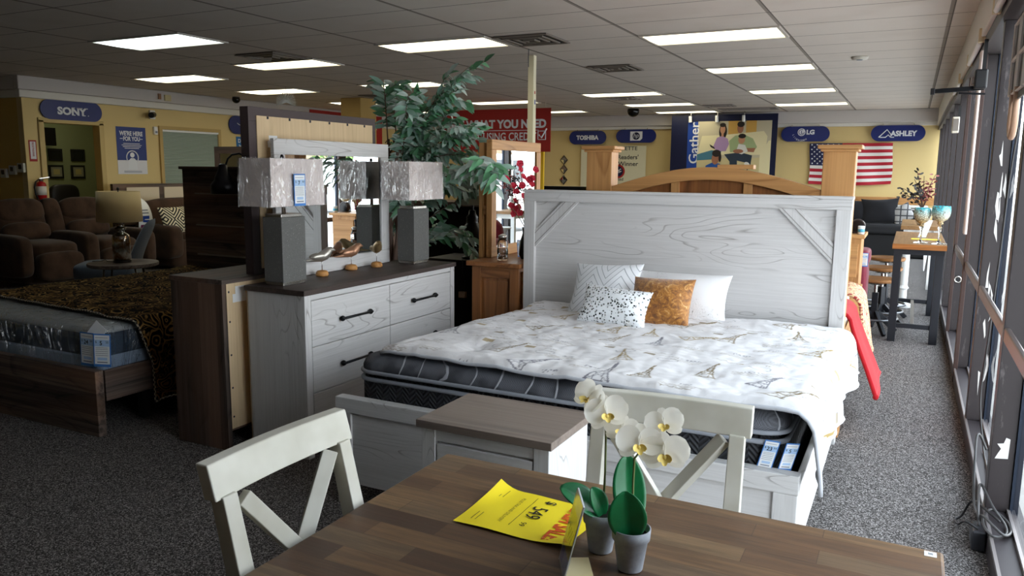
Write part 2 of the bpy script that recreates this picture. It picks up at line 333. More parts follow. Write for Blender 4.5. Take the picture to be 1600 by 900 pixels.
L=[('a',7.12,7.66,'cream rectangular ceiling light in front of the tall pine posts, largest of its row'),('a',9.59,10.08,'second long ceiling light of the row nearest the windows'),('a',12.38,12.9,'third long ceiling light of the row nearest the windows'),('a',14.87,15.4,'farthest ceiling light of the row nearest the windows'),
 ('b',6.57,7.1,'warm white ceiling light beside the dark vent above the pole'),('b',12.0,12.5,'ceiling light above the blue pill signs, nearest of the far pair'),('b',14.1,14.6,'ceiling light just before the hanging family picture'),('b',16.05,16.5,'thin ceiling light behind the black dome camera at the back'),
 ('c',5.27,5.83,'large cool white ceiling light at upper left'),('c',7.11,7.62,'warm ceiling light just behind a dark square vent'),('c',9.53,10.08,'ceiling light behind the top leaves of the tall plant'),('c',12.7,13.2,'ceiling light above the red hanging banner'),('c',15.15,15.6,'ceiling light at the right edge of the red banner'),
 ('d',7.65,8.2,'dim ceiling light closest to the office doorway'),('d',9.55,10.12,'ceiling light above the white hanging paper ornament'),('d',11.8,12.4,'ceiling light partly hidden by the tan column'),('d',14.4,14.9,'small far ceiling light behind the plant leaves')]
for k,y0,y1,lb in L: troffer(*TX[k],y0,y1,lb,diffw if (k,y0)==('c',5.27) else None)
t=thing('office_fill_light','added fill light on the ceiling of the green office','ceiling light',(-12.3,8.2,CH-.02)); obj('frame',MB().box(-12.63,-11.97,7.87,8.53,CH-.012,CH-.002),tro_frame,t); obj('diffuser',MB().poly([(-12.6,7.9,CH-.014),(-12.6,8.5,CH-.014),(-12.0,8.5,CH-.014),(-12.0,7.9,CH-.014)]),diff,t)  # fill lamp added to brighten the dark office
def vent(x,y,s,lb,dark=True,h=None):
    t=thing('ceiling_vent',lb,'air vent',(x,y,CH-.03),group='ceiling air vents'); h=h or s
    x0,x1,y0,y1=x-s/2,x+s/2,y-h/2,y+h/2; f=MB()
    for a in range(4):
        e=.022; k=.0+a*s*.13; z=CH-.006-.004*(a%2)
        if h/2-k<e: break
        f.box(x0+k,x1-k,y0+k,y0+k+e,z-.012,z).box(x0+k,x1-k,y1-k-e,y1-k,z-.012,z).box(x0+k,x0+k+e,y0+k+e,y1-k-e,z-.012,z).box(x1-k-e,x1-k,y0+k+e,y1-k-e,z-.012,z)
    obj('louvre',f,plain((120,112,104) if dark else (150,142,138),.5),t)
    obj('duct_opening',MB().box(x0+.01,x1-.01,y0+.01,y1-.01,CH-.006,CH+.0),plain((22,20,20),.9) if dark else plain((120,112,110),.8),t)
for a in [(-3.32,6.9,.56,'dark square ceiling vent beside the pole top'),(-3.28,9.15,.54,'smaller ceiling vent above the pill signs on the back wall'),(-6.47,6.78,.56,'dark ceiling vent in front of the warm light at upper left'),(-8.15,11.15,.62,'dark ceiling vent over the top of the tan column')]: vent(*a)
vent(-4.45,12.9,.5,'flat grey return grille among the far lights',False); vent(-3.3,14.93,.55,'flat grey return grille left of the family picture lights',False,.4); vent(-2.95,15.85,1.1,'wide grey return grille just before the back soffit',False,.4)
def dome(x,y,lb,r=.075):
    t=thing('dome_camera',lb,'security camera',(x,y,CH-.12))
    obj('base',MB().cyl((x,y,CH-.04),(x,y,CH),r*.9),M['black'],t,smooth=False); obj('dome',MB().ell((x,y,CH-.045),r,r,r*.95),plain((14,14,16),.1),t,smooth=True)
dome(-5.05,15.2,'black dome camera hanging before the far ceiling light',.12); dome(-10.75,10.35,'small black dome camera on the ceiling near the office wall',.07)
t=thing('smoke_detector','flat white smoke detector on the bright ceiling by the windows','smoke detector',(-.60,9.3,CH-.03)); obj('housing',MB().lathe([(.0,-.03),(.075,-.03),(.085,-.012),(.085,0)],(-.60,9.3,CH)),M['cream_paint'],t,smooth=True); obj('sensor_slot',MB().cyl((-.60,9.3,CH-.036),(-.60,9.3,CH-.03),.03),M['greyink'],t)
# ---- under-soffit strip lights and bracket on the window header
for i,(y0,lb) in enumerate([(3.9,'white strip light on the window header, nearest the camera'),(6.25,'white strip light on the window header above the pipes'),(8.9,'farthest white strip light on the window header')]):
    t=thing('strip_light',lb,'strip light',(.34,y0+.6,2.40),group='strip lights on the window header')
    obj('housing',MB().box(.325,.375,y0,y0+1.25,2.405,2.47),M['cream_paint'],t,bevel=.006)
    obj('tube',MB().cyl((.335,y0+.05,2.392),(.335,y0+1.2,2.392),.016,n=10),plain((244,240,236),.3),t,smooth=True)
    obj('end_cap',MB().box(.32,.38,y0-.05,y0,2.385,2.475),plain((214,196,160),.5),t,bevel=.004)
    obj('end_cap',MB().box(.32,.38,y0+1.25,y0+1.30,2.385,2.475),plain((214,196,160),.5),t,bevel=.004)
# ================================================================ foreground and the white bedroom set
# ---- dining table
t=thing('dining_table','brown butcher block dining table with a yellow price sheet on it','table',(-.47,1.1,0))
tt=obj('tabletop',MB().box(-1.055,.113,.42,1.705,.715,.76),M['table'],t,bevel=.006,seg=3)
obj('apron',MB().box(-.97,.03,.50,.52,.62,.715).box(-.97,.03,1.60,1.62,.62,.715).box(-.97,-.95,.52,1.60,.62,.715).box(.01,.03,.52,1.60,.62,.715),M['chair'],t)
for x in(-.97,-.05):
    for y in(.5,1.54): obj('leg',MB().box(x,x+.08,y,y+.08,0,.715),M['chair'],t,bevel=.004)
s=MB().box(.078,.100,1.672,1.694,.7601,.7608); o=obj('price_sticker',s,M['white'],label='small white square sticker on the table corner',cat='sticker')
o2=MB().box(.0845,.0935,1.679,1.688,.7608,.7611); obj('printed_mark',o2,plain((150,150,150),.6),o)
# ---- cross-back chairs
def cross_chair():
    r=thing('dining_chair','antique cream cross-back chair at the left end of the table','chair',(0,0,0),group='cross-back dining chairs')
    k=dict(local=True); m=M['chair']
    obj('seat',MB().box(-.21,.15,-.205,.205,.43,.465),m,r,bevel=.012,seg=3,**k)
    obj('seat_rail',MB().box(-.19,.13,-.185,-.165,.37,.43).box(-.19,.13,.165,.185,.37,.43).box(.11,.13,-.165,.165,.37,.43).box(-.19,-.17,-.165,.165,.37,.43),m,r,**k)
    for y in(-.17,.17):
        obj('leg',MB().hexa([(.09,y-.019,0),(.125,y-.019,0),(.125,y+.019,0),(.09,y+.019,0),(.085,y-.022,.43),(.13,y-.022,.43),(.13,y+.022,.43),(.085,y+.022,.43)]),m,r,bevel=.003,**k)
        q=MB(); P=[(-.235,0),(-.195,.44),(-.235,.68),(-.285,.893)]
        for a,b in zip(P,P[1:]): q.hexa([(a[0]-.020,y-.019,a[1]),(a[0]+.020,y-.019,a[1]),(a[0]+.020,y+.019,a[1]),(a[0]-.020,y+.019,a[1]),(b[0]-.018,y-.018,b[1]),(b[0]+.018,y-.018,b[1]),(b[0]+.018,y+.018,b[1]),(b[0]-.018,y+.018,b[1])])
        obj('back_post',q,m,r,bevel=.002,**k)
    # top rail: gently bowed
    q=MB(); n=10
    for sgn in (0,):
        vs=[];fs=[]
        for i in range(n+1):
            y=-.202+.404*i/n; b=-.012*math.cos(PI*(i/n-.5)); 
            for x,z in ((-.302,.888),(-.270,.888),(-.290,.957),(-.322,.957)): vs.append((x+b,y,z))
        for i in range(n):
            for a in range(4): fs.append((i*4+a,i*4+(a+1)%4,(i+1)*4+(a+1)%4,(i+1)*4+a))
        fs+=[(3,2,1,0),(n*4,n*4+1,n*4+2,n*4+3)]; q.add(vs,fs)
    obj('top_rail',q,m,r,bevel=.003,**k)
    for sg in(1,-1):
        off=.012*sg
        obj('cross_brace',MB().bar((-.278+off*.6,-.138*sg,.876),(-.212+off,.15*sg,.50),.022,.034,up=(0,1,1)),m,r,bevel=.002,**k)
    obj('lower_rail',MB().box(-.215,-.190,-.155,.155,.485,.515),m,r,**k)
    return r
ch=cross_chair(); ch.location=(-.845,1.185,0)
c2=dup(ch,(-.475,1.545,0),-PI/2+.07,'sage cream cross-back chair in front of the white footboard')
# ---- things on the table
def yellow_paper():
    X=lambda u,v:-.832+.272*u+.010*v; Y=lambda u,v:1.358+.205*v-.006*u
    def f(u,v):
        c=.022*max(0,1-u*4-(1-v)*1.2)**2+.010*max(0,u*3-2-(v*1.5))**2; return (X(u,v)+.006*max(0,1-u*5),Y(u,v),.7632+c+.002*math.sin(u*5+v*3)**2)
    p=N('yellow_sheet'); p.col(lin((252,226,30))).p(Roughness=.6); 
    o=obj('price_sheet',MB().grid(f,16,12),p.m,label='yellow price sheet lying flat on the dining table',cat='paper',smooth=True)
    q=MB(); z=.7665
    text_on(q,'CASH SALE!',(-.602,1.452,z),(0,-1,0),(1,0,0),w=.175,h=.040,bold=.03); obj('red_heading',q,plain((214,84,22),.6),o)
    q=MB(); 
    text_on(q,'$',(-.672,1.530,z),(0,-1,0),(1,0,0),h=.028,bold=.02); text_on(q,'549',(-.680,1.470,z),(0,-1,0),(1,0,0),w=.058,h=.036); text_on(q,'99',(-.683,1.407,z),(0,-1,0),(1,0,0),h=.014)
    q.box(-.7085,-.7075,1.39,1.54,z,z+.0002); obj('price_figures',q,plain((26,24,22),.6),o)
    q=MB(); text_on(q,'PLUS TAX AND DELIVERY',(-.735,1.46,z),(0,-1,0),(1,0,0),w=.13,h=.008)
    for x,y in((-.785,1.53),(-.795,1.53),(-.785,1.40),(-.795,1.40)): q.box(x,x+.0015,y-.02,y+.02,z,z+.0002)
    obj('small_print',q,plain((120,104,30),.6),o)
yellow_paper()
ACR=film('clear_acrylic_sheet',(.97,.98,1,1),3,.9,.0,.07)
def sign_holder():
    t=thing('sign_holder','clear acrylic sign holder with a yellow edged card beside the orchids','sign holder',(-.51,1.25,.762))
    A,B=Vector((-.556,1.310,.7635)),Vector((-.516,1.238,.7635)); T=Vector((.051,-.036,.1685)); nrm=(B-A).cross(T).normalized()*.002
    def slab(a,b,c,d,k0,k1): return MB().hexa([a+nrm*k0,b+nrm*k0,b+nrm*k1,a+nrm*k1,d+nrm*k0,c+nrm*k0,c+nrm*k1,d+nrm*k1])
    obj('panel',slab(A,B,B+T,A+T,-1.2,-.6),ACR,t); obj('panel',slab(A,B,B+T,A+T,.6,1.2),ACR,t)
    obj('edge',MB().tube([A,A+T,B+T,B],.0016,6),plain((206,210,214),.2),t)
    e=lambda u,v:A+(B-A)*u+T*v
    def tl(c):
        n=N('card_stock'); n.col(lin(c)).p(Roughness=.7); tr=n.n('ShaderNodeBsdfTranslucent'); tr.inputs[0].default_value=lin(c); mx=n.n('ShaderNodeMixShader'); mx.inputs[0].default_value=.5; n.l(n.b.outputs[0],mx.inputs[1]); n.l(tr.outputs[0],mx.inputs[2]); n.l(mx.outputs[0],n.out.inputs[0]); return n.m
    obj('card',slab(e(.03,.02),e(.97,.02),e(.97,.98),e(.03,.98),-.4,.1),tl((176,182,196)),t)
    obj('yellow_band',slab(e(.03,.26),e(.97,.26),e(.97,.78),e(.03,.78),-.55,.25),tl((240,226,110)),t)
    q=MB(); pts=[e(.2+.06*i,.5+.1*math.sin(i*2.1)) +nrm*.4 for i in range(11)]; q.tube(pts,.0008,4); obj('handwriting',q,M['ink'],t)
    obj('blue_band',slab(e(.03,.04),e(.35,.04),e(.35,.27),e(.03,.27),-.55,.25),plain((60,104,190),.5),t)
    obj('foot',MB().hexa([A,B,B+Vector((.05,.028,0)),A+Vector((.05,.028,0)),A+Vector((0,0,.003)),B+Vector((0,0,.003)),B+Vector((.05,.028,.003)),A+Vector((.05,.028,.003))]),plain((222,206,160),.3),t)
sign_holder()
pot=N('grey_cement_pot'); v=pot.co(); pf=pot.noise(v,90,4); pot.col(pot.mix(pf,lin((126,130,138)),lin((160,163,170)))).p(Roughness=.85).bump(pf,.2,.002); POT=pot.m
leafm=N('orchid_leaf_green'); v=leafm.co(); lf=leafm.noise(v,40,2); leafm.col(leafm.mix(lf,lin((10,92,48)),lin((26,128,74)))).p(Roughness=.38); LEAF=leafm.m
pe=N('white_petal'); pe.col(lin((250,247,240))).p(Roughness=.6,Specular_IOR_Level=.2); tr=pe.n('ShaderNodeBsdfTranslucent'); tr.inputs[0].default_value=lin((250,247,238)); mx=pe.n('ShaderNodeMixShader'); mx.inputs[0].default_value=.45; pe.l(pe.b.outputs[0],mx.inputs[1]); pe.l(tr.outputs[0],mx.inputs[2]); pe.l(mx.outputs[0],pe.out.inputs[0]); PETAL=pe.m; LIP=plain((246,218,120),.5); STEM=plain((104,116,64),.6)
def petal(mb,c,d,nrm,L,W,cup=.25,tip=.0,mi=0):
    d=d.normalized(); n=nrm.normalized(); s=d.cross(n).normalized(); nu,nv=8,10
    def f(u,v):
        a=(u-.5)*2; w=W*(max(0,1-(2*(v-.52)/1.04)**2))**.55*(1-tip*v)
        return c+d*(L*v)+s*(a*w)+n*(cup*L*(v*v*.6-.25*v)+cup*W*.8*a*a)
    mb.grid(f,nu,nv,mi)
def blossom(root,c,face,roll,size,lipped=True):
    F=Vector(face).normalized(); up=Vector((0,0,1))-F*F.z; up.normalize(); R=up.cross(F).normalized()
    q=MB(); c=Vector(c)
    for a,L,W,cu,tp in ((90,.9,.34,.12,.15),(210,.85,.33,.12,.15),(330,.85,.33,.12,.15)):
        a=math.radians(a+roll); petal(q,c-F*.002,R*math.cos(a)+up*math.sin(a),F,size*L,size*W,cu,tp)
    for a in (25,155):
        a=math.radians(a+roll); petal(q,c+F*.001,R*math.cos(a)+up*math.sin(a),F,size*1.02,size*.58,.22,0)
    b=obj('blossom',q,PETAL,root,smooth=True)
    q=MB(); dn=-up
    q.ell(c+F*size*.12+dn*size*.12,size*.10,size*.10,size*.13,10,6)
    for sg in(-1,1): petal(q,c+F*size*.1,dn*.5+R*sg*.7+F*.5,F,size*.36,size*.14,.4)
    petal(q,c+F*size*.1,dn+F*.6,F,size*.42,size*.13,.5)
    obj('lip',q,LIP,b,smooth=True)
def leafblade(root,base,tip,nrm,W,sag=.1):
    b,t_=Vector(base),Vector(tip); d=t_-b; L=d.length; d.normalize(); n=Vector(nrm)-d*Vector(nrm).dot(d); n.normalize(); s=d.cross(n)
    def f(u,v):
        a=(u-.5)*2; w=W*max(.02,math.sin(PI*min(.995,.03+.97*v**1.12)))**.5
        return b+d*(L*v)+s*(a*w)+n*(L*sag*math.sin(PI*v)+abs(a)*w*.28)
    obj('leaf',MB().grid(f,10,16),LEAF,root,smooth=True,solid=.0016)
def orchid(c,label,stem,leaves,blooms,sc=1):
    t=thing('potted_orchid',label,'plant',(c[0],c[1],c[2]),group='potted orchids on the dining table')
    obj('pot',MB().lathe([(.024*sc,0),(.0245*sc,.002),(.033*sc,.060),(.0365*sc,.061),(.038*sc,.082),(.036*sc,.083),(.034*sc,.080),(.032*sc,.068),(0,.066)],c,32),POT,t,smooth=True)
    obj('soil',MB().lathe([(.033*sc,.069),(.02,.073),(0,.074)],c,20),plain((26,22,18),.95),t,smooth=True)
    obj('stem',MB().tube(stem,[.0022]*len(stem),8),STEM,t,smooth=True)
    for a in leaves: leafblade(t,*a)
    for a in blooms: blossom(t,*a)
CAM=Vector((0,0,1.51)); z0=.762
fc=(.30,-.80,.30)
orchid((-.424,1.345,z0),'front grey pot of white orchid with a broad upright leaf',
   [(-.424,1.352,.83),(-.432,1.372,.92),(-.435,1.385,.965),(-.418,1.388,.99),(-.395,1.390,1.0),(-.372,1.392,1.005)],
   [((-.424,1.335,.825),(-.430,1.318,.925),(.3,-.9,.25),.036,.06),((-.426,1.362,.83),(-.462,1.42,.955),(.5,-.8,.1),.033,-.08)],
   [((-.418,1.350,1.006),(.42,-.75,.22),-8,.045),((-.372,1.368,.990),(.25,-.85,.10),6,.047),((-.388,1.42,1.028),(.1,-.9,.45),20,.039)],.98)
orchid((-.500,1.388,z0),'rear grey pot of white orchid half hidden by the front pot',
   [(-.498,1.392,.83),(-.499,1.40,.92),(-.503,1.41,1.0),(-.512,1.41,1.03),(-.52,1.41,1.045)],
   [((-.500,1.378,.835),(-.572,1.345,.895),(.25,-.5,1),.028,.08),((-.498,1.392,.83),(-.512,1.36,.90),(.9,-.5,.1),.020,.05)],
   [((-.540,1.405,1.062),(-.25,-.7,.55),-25,.042),((-.498,1.395,1.040),(.45,-.75,.3),10,.044),((-.470,1.405,1.008),(.15,-.8,.5),-10,.036),((-.452,1.42,.990),(-.1,-.5,-.6),0,.030)],.98)
# ---- nightstand
t=thing('nightstand','white washed nightstand with a grey brown top at the bed foot','nightstand',(-1.15,2.23,0))
obj('top',MB().box(-1.392,-.905,2.055,2.405,.674,.70),[M['grey_x']],t,bevel=.002)
obj('body',MB().box(-1.375,-.922,2.085,2.395,.06,.674),M['white_z'],t)
for x in(-1.378,-.970): obj('corner_post',MB().box(x,x+.052,2.068,2.09,0,.674),M['white_z'],t,bevel=.002)
obj('front_rail',MB().box(-1.326,-.970,2.073,2.09,.632,.674),M['white_x'],t,bevel=.002)
for z in(.35,.07):
    d=obj('drawer',MB().box(-1.322,-.974,2.070,2.09,z,z+.275),M['white_x'],t,bevel=.003)
    obj('handle',MB().tube([(-1.21,2.07,z+.15),(-1.21,2.045,z+.15),(-1.09,2.045,z+.15),(-1.09,2.07,z+.15)],.006,8),M['blackmetal'],d,smooth=True)
# ---- white bed
t=thing('bed','white washed farmhouse bed frame with a tall plank headboard','bed',(-1.25,3.6,0))
hb=obj('headboard',MB().box(-2.215,-.295,4.60,4.63,.12,1.345),M['white_x'],t,bevel=.002)
obj('cap_rail',MB().box(-2.245,-.272,4.565,4.665,1.372,1.388).box(-2.24,-.277,4.575,4.655,1.315,1.372),M['white_x'],hb,bevel=.002)
for x in(-2.238,-.355): obj('corner_post',MB().box(x,x+.076,4.572,4.65,0,1.315),M['white_z'],hb,bevel=.003)
wd_diag={1:wood('white_wood_diagonal_a',(216,213,212),(150,145,141),'x',lines=8,streak=24,line_amt=.3,streak_amt=.35,along=.16),}
for s,xc in((1,-.359),(-1,-2.162)):
    a=Vector((xc-s*.30,4.585,1.318)); b=Vector((xc,4.585,1.018)); o_=Vector((s*.104,0,.0))
    p=[(a.x,1.315),(a.x+s*.112,1.315),(b.x,b.z+.112),(b.x,b.z)]
    obj('corner_brace',MB().prism(p if s>0 else p[::-1],'y',4.582,4.60),M['white_z'],hb,bevel=.002)
    for k in(.022,.09):
        p0=Vector((a.x+s*k,4.5815,1.315)); p1=Vector((b.x,4.5815,b.z+k)); obj('groove',MB().bar(p0,p1,.004,.0025,up=(0,1,0)),plain((150,146,143),.6),hb)
fb=obj('footboard',MB().box(-2.18,-.315,2.675,2.70,.10,.45),M['white_x'],t)
obj('cap_rail',MB().box(-2.235,-.262,2.662,2.715,.432,.50),M['white_x'],fb,bevel=.003)
for x in(-2.233,-.345): obj('corner_post',MB().box(x,x+.081,2.664,2.713,0,.432),M['white_z'],fb,bevel=.003)
for x in(-2.225,-.29): obj('side_rail',MB().box(x,x+.024,2.715,4.60,.16,.44),M['white_y'],t,bevel=.002)
obj('slat_support',MB().box(-2.19,-.31,2.75,4.58,.20,.235),plain((150,120,84),.7),t)
# ---- mattress with a pillow top
def mattress_mats():
    n=N('pillow_top_knit'); v=n.co((1,1,1)); f=n.noise(v,3.6,2,.5,1.4); g=n.math('FRACT',n.math('MULTIPLY',f,7)); line=n.ramp(g,[(0,0),(.44,0),(.47,1),(.53,1),(.56,0)])
    wv=n.n('ShaderNodeTexWave',wave_type='BANDS',bands_direction='DIAGONAL'); n.l(n.co((1.0,.55,-.55)),wv.inputs['Vector']); wv.inputs['Scale'].default_value=4.6; wv.inputs['Distortion'].default_value=5.5; wv.inputs['Detail'].default_value=1; wv.inputs['Detail Scale'].default_value=1.1; line=n.ramp(wv.outputs['Fac'],[(.984,0),(.995,1)]); f=n.noise(v,9,2)
    k=n.n('ShaderNodeTexChecker'); n.l(v,k.inputs[0]); k.inputs['Scale'].default_value=260; base=n.mix(k.outputs[1],lin((74,76,82)),lin((112,114,122)))
    base=n.mix(n.ramp(n.noise(v,9,2),[(.45,0),(.6,.6)]),base,lin((40,42,48)))
    n.col(n.mix(n.math('MULTIPLY',line,.85),base,lin((186,188,196)))).p(Roughness=.75).bump(n.math('ADD',f,n.math('MULTIPLY',line,.15)),.5,.02)
    m=N('mattress_border_black'); v=m.co((1,1,1)); w=m.n('ShaderNodeTexWave',wave_type='BANDS',bands_direction='Z'); c=m.n('ShaderNodeTexCoord'); sp=m.n('ShaderNodeSeparateXYZ'); m.l(c.outputs['Object'],sp.inputs[0])
    tri=m.math('PINGPONG',m.math('ADD',sp.outputs[0],sp.outputs[1]),.035); s=m.math('SINE',m.math('MULTIPLY',m.math('ADD',sp.outputs[2],tri),280)); m.col(m.mix(m.ramp(s,[(.2,0),(.9,1)]),lin((24,25,29)),lin((48,50,56)))).p(Roughness=.7).bump(s,.5,.006)
    return n.m,m.m
KNIT,BORDER=mattress_mats()
GREYPIPE=plain((146,150,158),.6)
def rrect(x0,x1,y0,y1,r,z,n=6):
    P=[]
    for cx,cy,a0 in((x1-r,y1-r,0),(x0+r,y1-r,90),(x0+r,y0+r,180),(x1-r,y0+r,270)):
        for i in range(n+1):
            a=math.radians(a0+90*i/n); P.append((cx+r*math.cos(a),cy+r*math.sin(a),z))
    return P
def slab_rr(x0,x1,y0,y1,r,prof,dome=0):
    """rounded-rectangle loft; prof = [(inset,z)]"""
    mb=MB(); rings=[rrect(x0+i,x1-i,y0+i,y1-i,max(.01,r-i),z) for i,z in prof]; n=len(rings[0]); vs=[p for q in rings for p in q]
    fs=[(j*n+i,j*n+(i+1)%n,(j+1)*n+(i+1)%n,(j+1)*n+i) for j in range(len(prof)-1) for i in range(n)]
    fs+=[tuple(range(n))[::-1],tuple((len(prof)-1)*n+i for i in range(n))]; return mb.add(vs,fs)
X0,X1,Y0,Y1=-2.165,-.325,2.722,4.565
t=thing('mattress','charcoal pillow top mattress with silver swirls on the white bed','mattress',(-1.25,3.6,.235))
bs=obj('base',slab_rr(X0,X1,Y0,Y1,.09,[(.01,.236),(0,.25),(0,.575),(.006,.588)]),BORDER,t,smooth=False)
obj('piping',MB().tube(rrect(X0-.002,X1+.002,Y0-.002,Y1+.002,.09,.583),.010,8,closed=True),GREYPIPE,bs,smooth=True)
obj('gusset',slab_rr(X0,X1,Y0,Y1,.09,[(.022,.588),(.03,.60),(.022,.612)]),BORDER,t)
pt=obj('pillow_top',slab_rr(X0,X1,Y0,Y1,.10,[(.012,.612),(-.004,.622),(-.006,.640),(.004,.662),(.03,.684),(.075,.697),(.14,.702)]),KNIT,t,smooth=True)
obj('piping',MB().tube(rrect(X0-.006,X1+.006,Y0-.006,Y1+.006,.10,.617),.009,8,closed=True),GREYPIPE,pt,smooth=True)
def price_tag(name,label,c,right,up,w,h,price,cents='99',n=1,cat='price tag'):
    """white and blue card; built flat in its own plane"""
    R,U=Vector(right).normalized(),Vector(up).normalized(); Nn=R.cross(U); C=Vector(c)
    def q(u0,u1,v0,v1,d): return [C+R*(w*u0)+U*(h*v0)+Nn*d,C+R*(w*u1)+U*(h*v0)+Nn*d,C+R*(w*u1)+U*(h*v1)+Nn*d,C+R*(w*u0)+U*(h*v1)+Nn*d]
    t=thing(name,label,cat,tuple(C-U*(h/2)))
    a=MB(); k=q(-.5,.5,-.5,.5,-.0006)+q(-.5,.5,-.5,.5,.0); a.hexa([k[0],k[1],k[2],k[3],k[4],k[5],k[6],k[7]]); obj('card',a,M['bluetag'],t)
    b=MB().poly(q(-.44,.44,-.42,.46,.0005)); obj('white_panel',b,M['paper'],t)
    obj('blue_panel',MB().poly(q(-.44,.44,.12,.32,.0008)),M['paleblue'],t); obj('blue_panel',MB().poly(q(-.28,.28,-.30,-.22,.0008)),M['paleblue'],t)
    b=MB(); text_on(b,price,C+R*(-.06*w)+U*(.22*h)+Nn*.0012,R,U,h=h*.13,bold=.02); text_on(b,cents,C+R*(.30*w)+U*(.25*h)+Nn*.0012,R,U,h=h*.07); text_on(b,'$',C+R*(-.34*w)+U*(.25*h)+Nn*.0012,R,U,h=h*.08)
    obj('price_figures',b,M['ink'],t)
    b=MB()
    for v in(.38,.07,.02,-.04,-.10,-.16): b.poly(q(-.38,.34,v,v+.012,.001))
    b.poly(q(-.3,.3,-.38,-.345,.001)); obj('printed_lines',b,M['greyink'],t)
    return t
for o_ in list(t.children)+[c for ch_ in t.children for c in ch_.children]:
    for v_ in o_.data.vertices:
        yy=v_.co.y+3.6; zz=v_.co.z; v_.co.z-=.062*max(0,(yy-2.72)/1.85)*max(0,zz/.47)
PT0=None
price_tag('price_tag','left price tag hanging from the charcoal mattress corner',(-.372,2.706,.545),(1,-.02,0),(.25,0,1),.05,.11,'23','99')
price_tag('price_tag','right price tag hanging from the charcoal mattress corner',(-.306,2.718,.545),(.9,.35,0),(.25,0,1),.045,.105,'5','50')
# ---- printed comforter
class Ras:
    def __init__(s,w,h,base): s.a=np.ones((h,w,3))*np.array(base); s.w=w; s.h=h
    def poly(s,P,c,al=1):
        P=np.array(P); x0,y0=np.floor(P.min(0)).astype(int); x1,y1=np.ceil(P.max(0)).astype(int); x0,y0=max(x0,0),max(y0,0); x1,y1=min(x1,s.w-1),min(y1,s.h-1)
        if x1<x0 or y1<y0: return
        yy,xx=np.mgrid[y0:y1+1,x0:x1+1]; ins=np.zeros(xx.shape,bool); n=len(P)
        for i in range(n):
            ax,ay=P[i]; bx,by=P[(i+1)%n]
            if ay==by: continue
            c_=((ay>yy)!=(by>yy))&(xx<(bx-ax)*(yy-ay)/(by-ay)+ax); ins^=c_
        r=s.a[y0:y1+1,x0:x1+1]; r[ins]=r[ins]*(1-al)+np.array(c)*al
    def line(s,P,w,c,al=1):
        for a,b in zip(P,P[1:]):
            a,b=np.array(a,float),np.array(b,float); d=b-a; L=np.hypot(*d)
            if L<1e-6: continue
            nn=np.array([-d[1],d[0]])/L*max(w,.75)/2; d=d/L*.3; s.poly([a+nn-d,b+nn+d,b-nn+d,a-nn-d],c,al)
    def text(s,txt,o,ang,h,c,bold=0,al=1):
        co,fs=text_mb(txt,h=h,bold=bold,res=1); ca,sa=math.cos(ang),math.sin(ang); R_=np.array([[ca,-sa],[sa,ca]])
        for f in fs: s.poly([(R_@co[i][:2])+o for i in f],c,al)
def srgb(c): return np.array(lin(c)[:3])
def tower(r,o,ang,h,c):
    ca,sa=math.cos(ang),math.sin(ang); T=lambda x,y:(o[0]+h*(x*ca-y*sa),o[1]+h*(x*sa+y*ca))
    wd=lambda y:.20*(1-y)**2.6+.012
    ys=[i/10 for i in range(11)]
    for sg in(-1,1):
        r.line([T(sg*wd(y),y) for y in ys],h*.028,c); r.line([T(sg*wd(y)*.45,y) for y in ys[:6]],h*.018,c,.8)
    for y in(.0,.22,.42,.86): r.line([T(-wd(y)*1.08,y),T(wd(y)*1.08,y)],h*.03,c)
    for a,b in((.0,.22),(.22,.42),(.42,.62),(.62,.8)): r.line([T(-wd(a),a),T(wd(b),b)],h*.014,c,.8); r.line([T(wd(a),a),T(-wd(b),b)],h*.014,c,.8)
    r.line([T(0,.8),T(0,1.05)],h*.02,c)
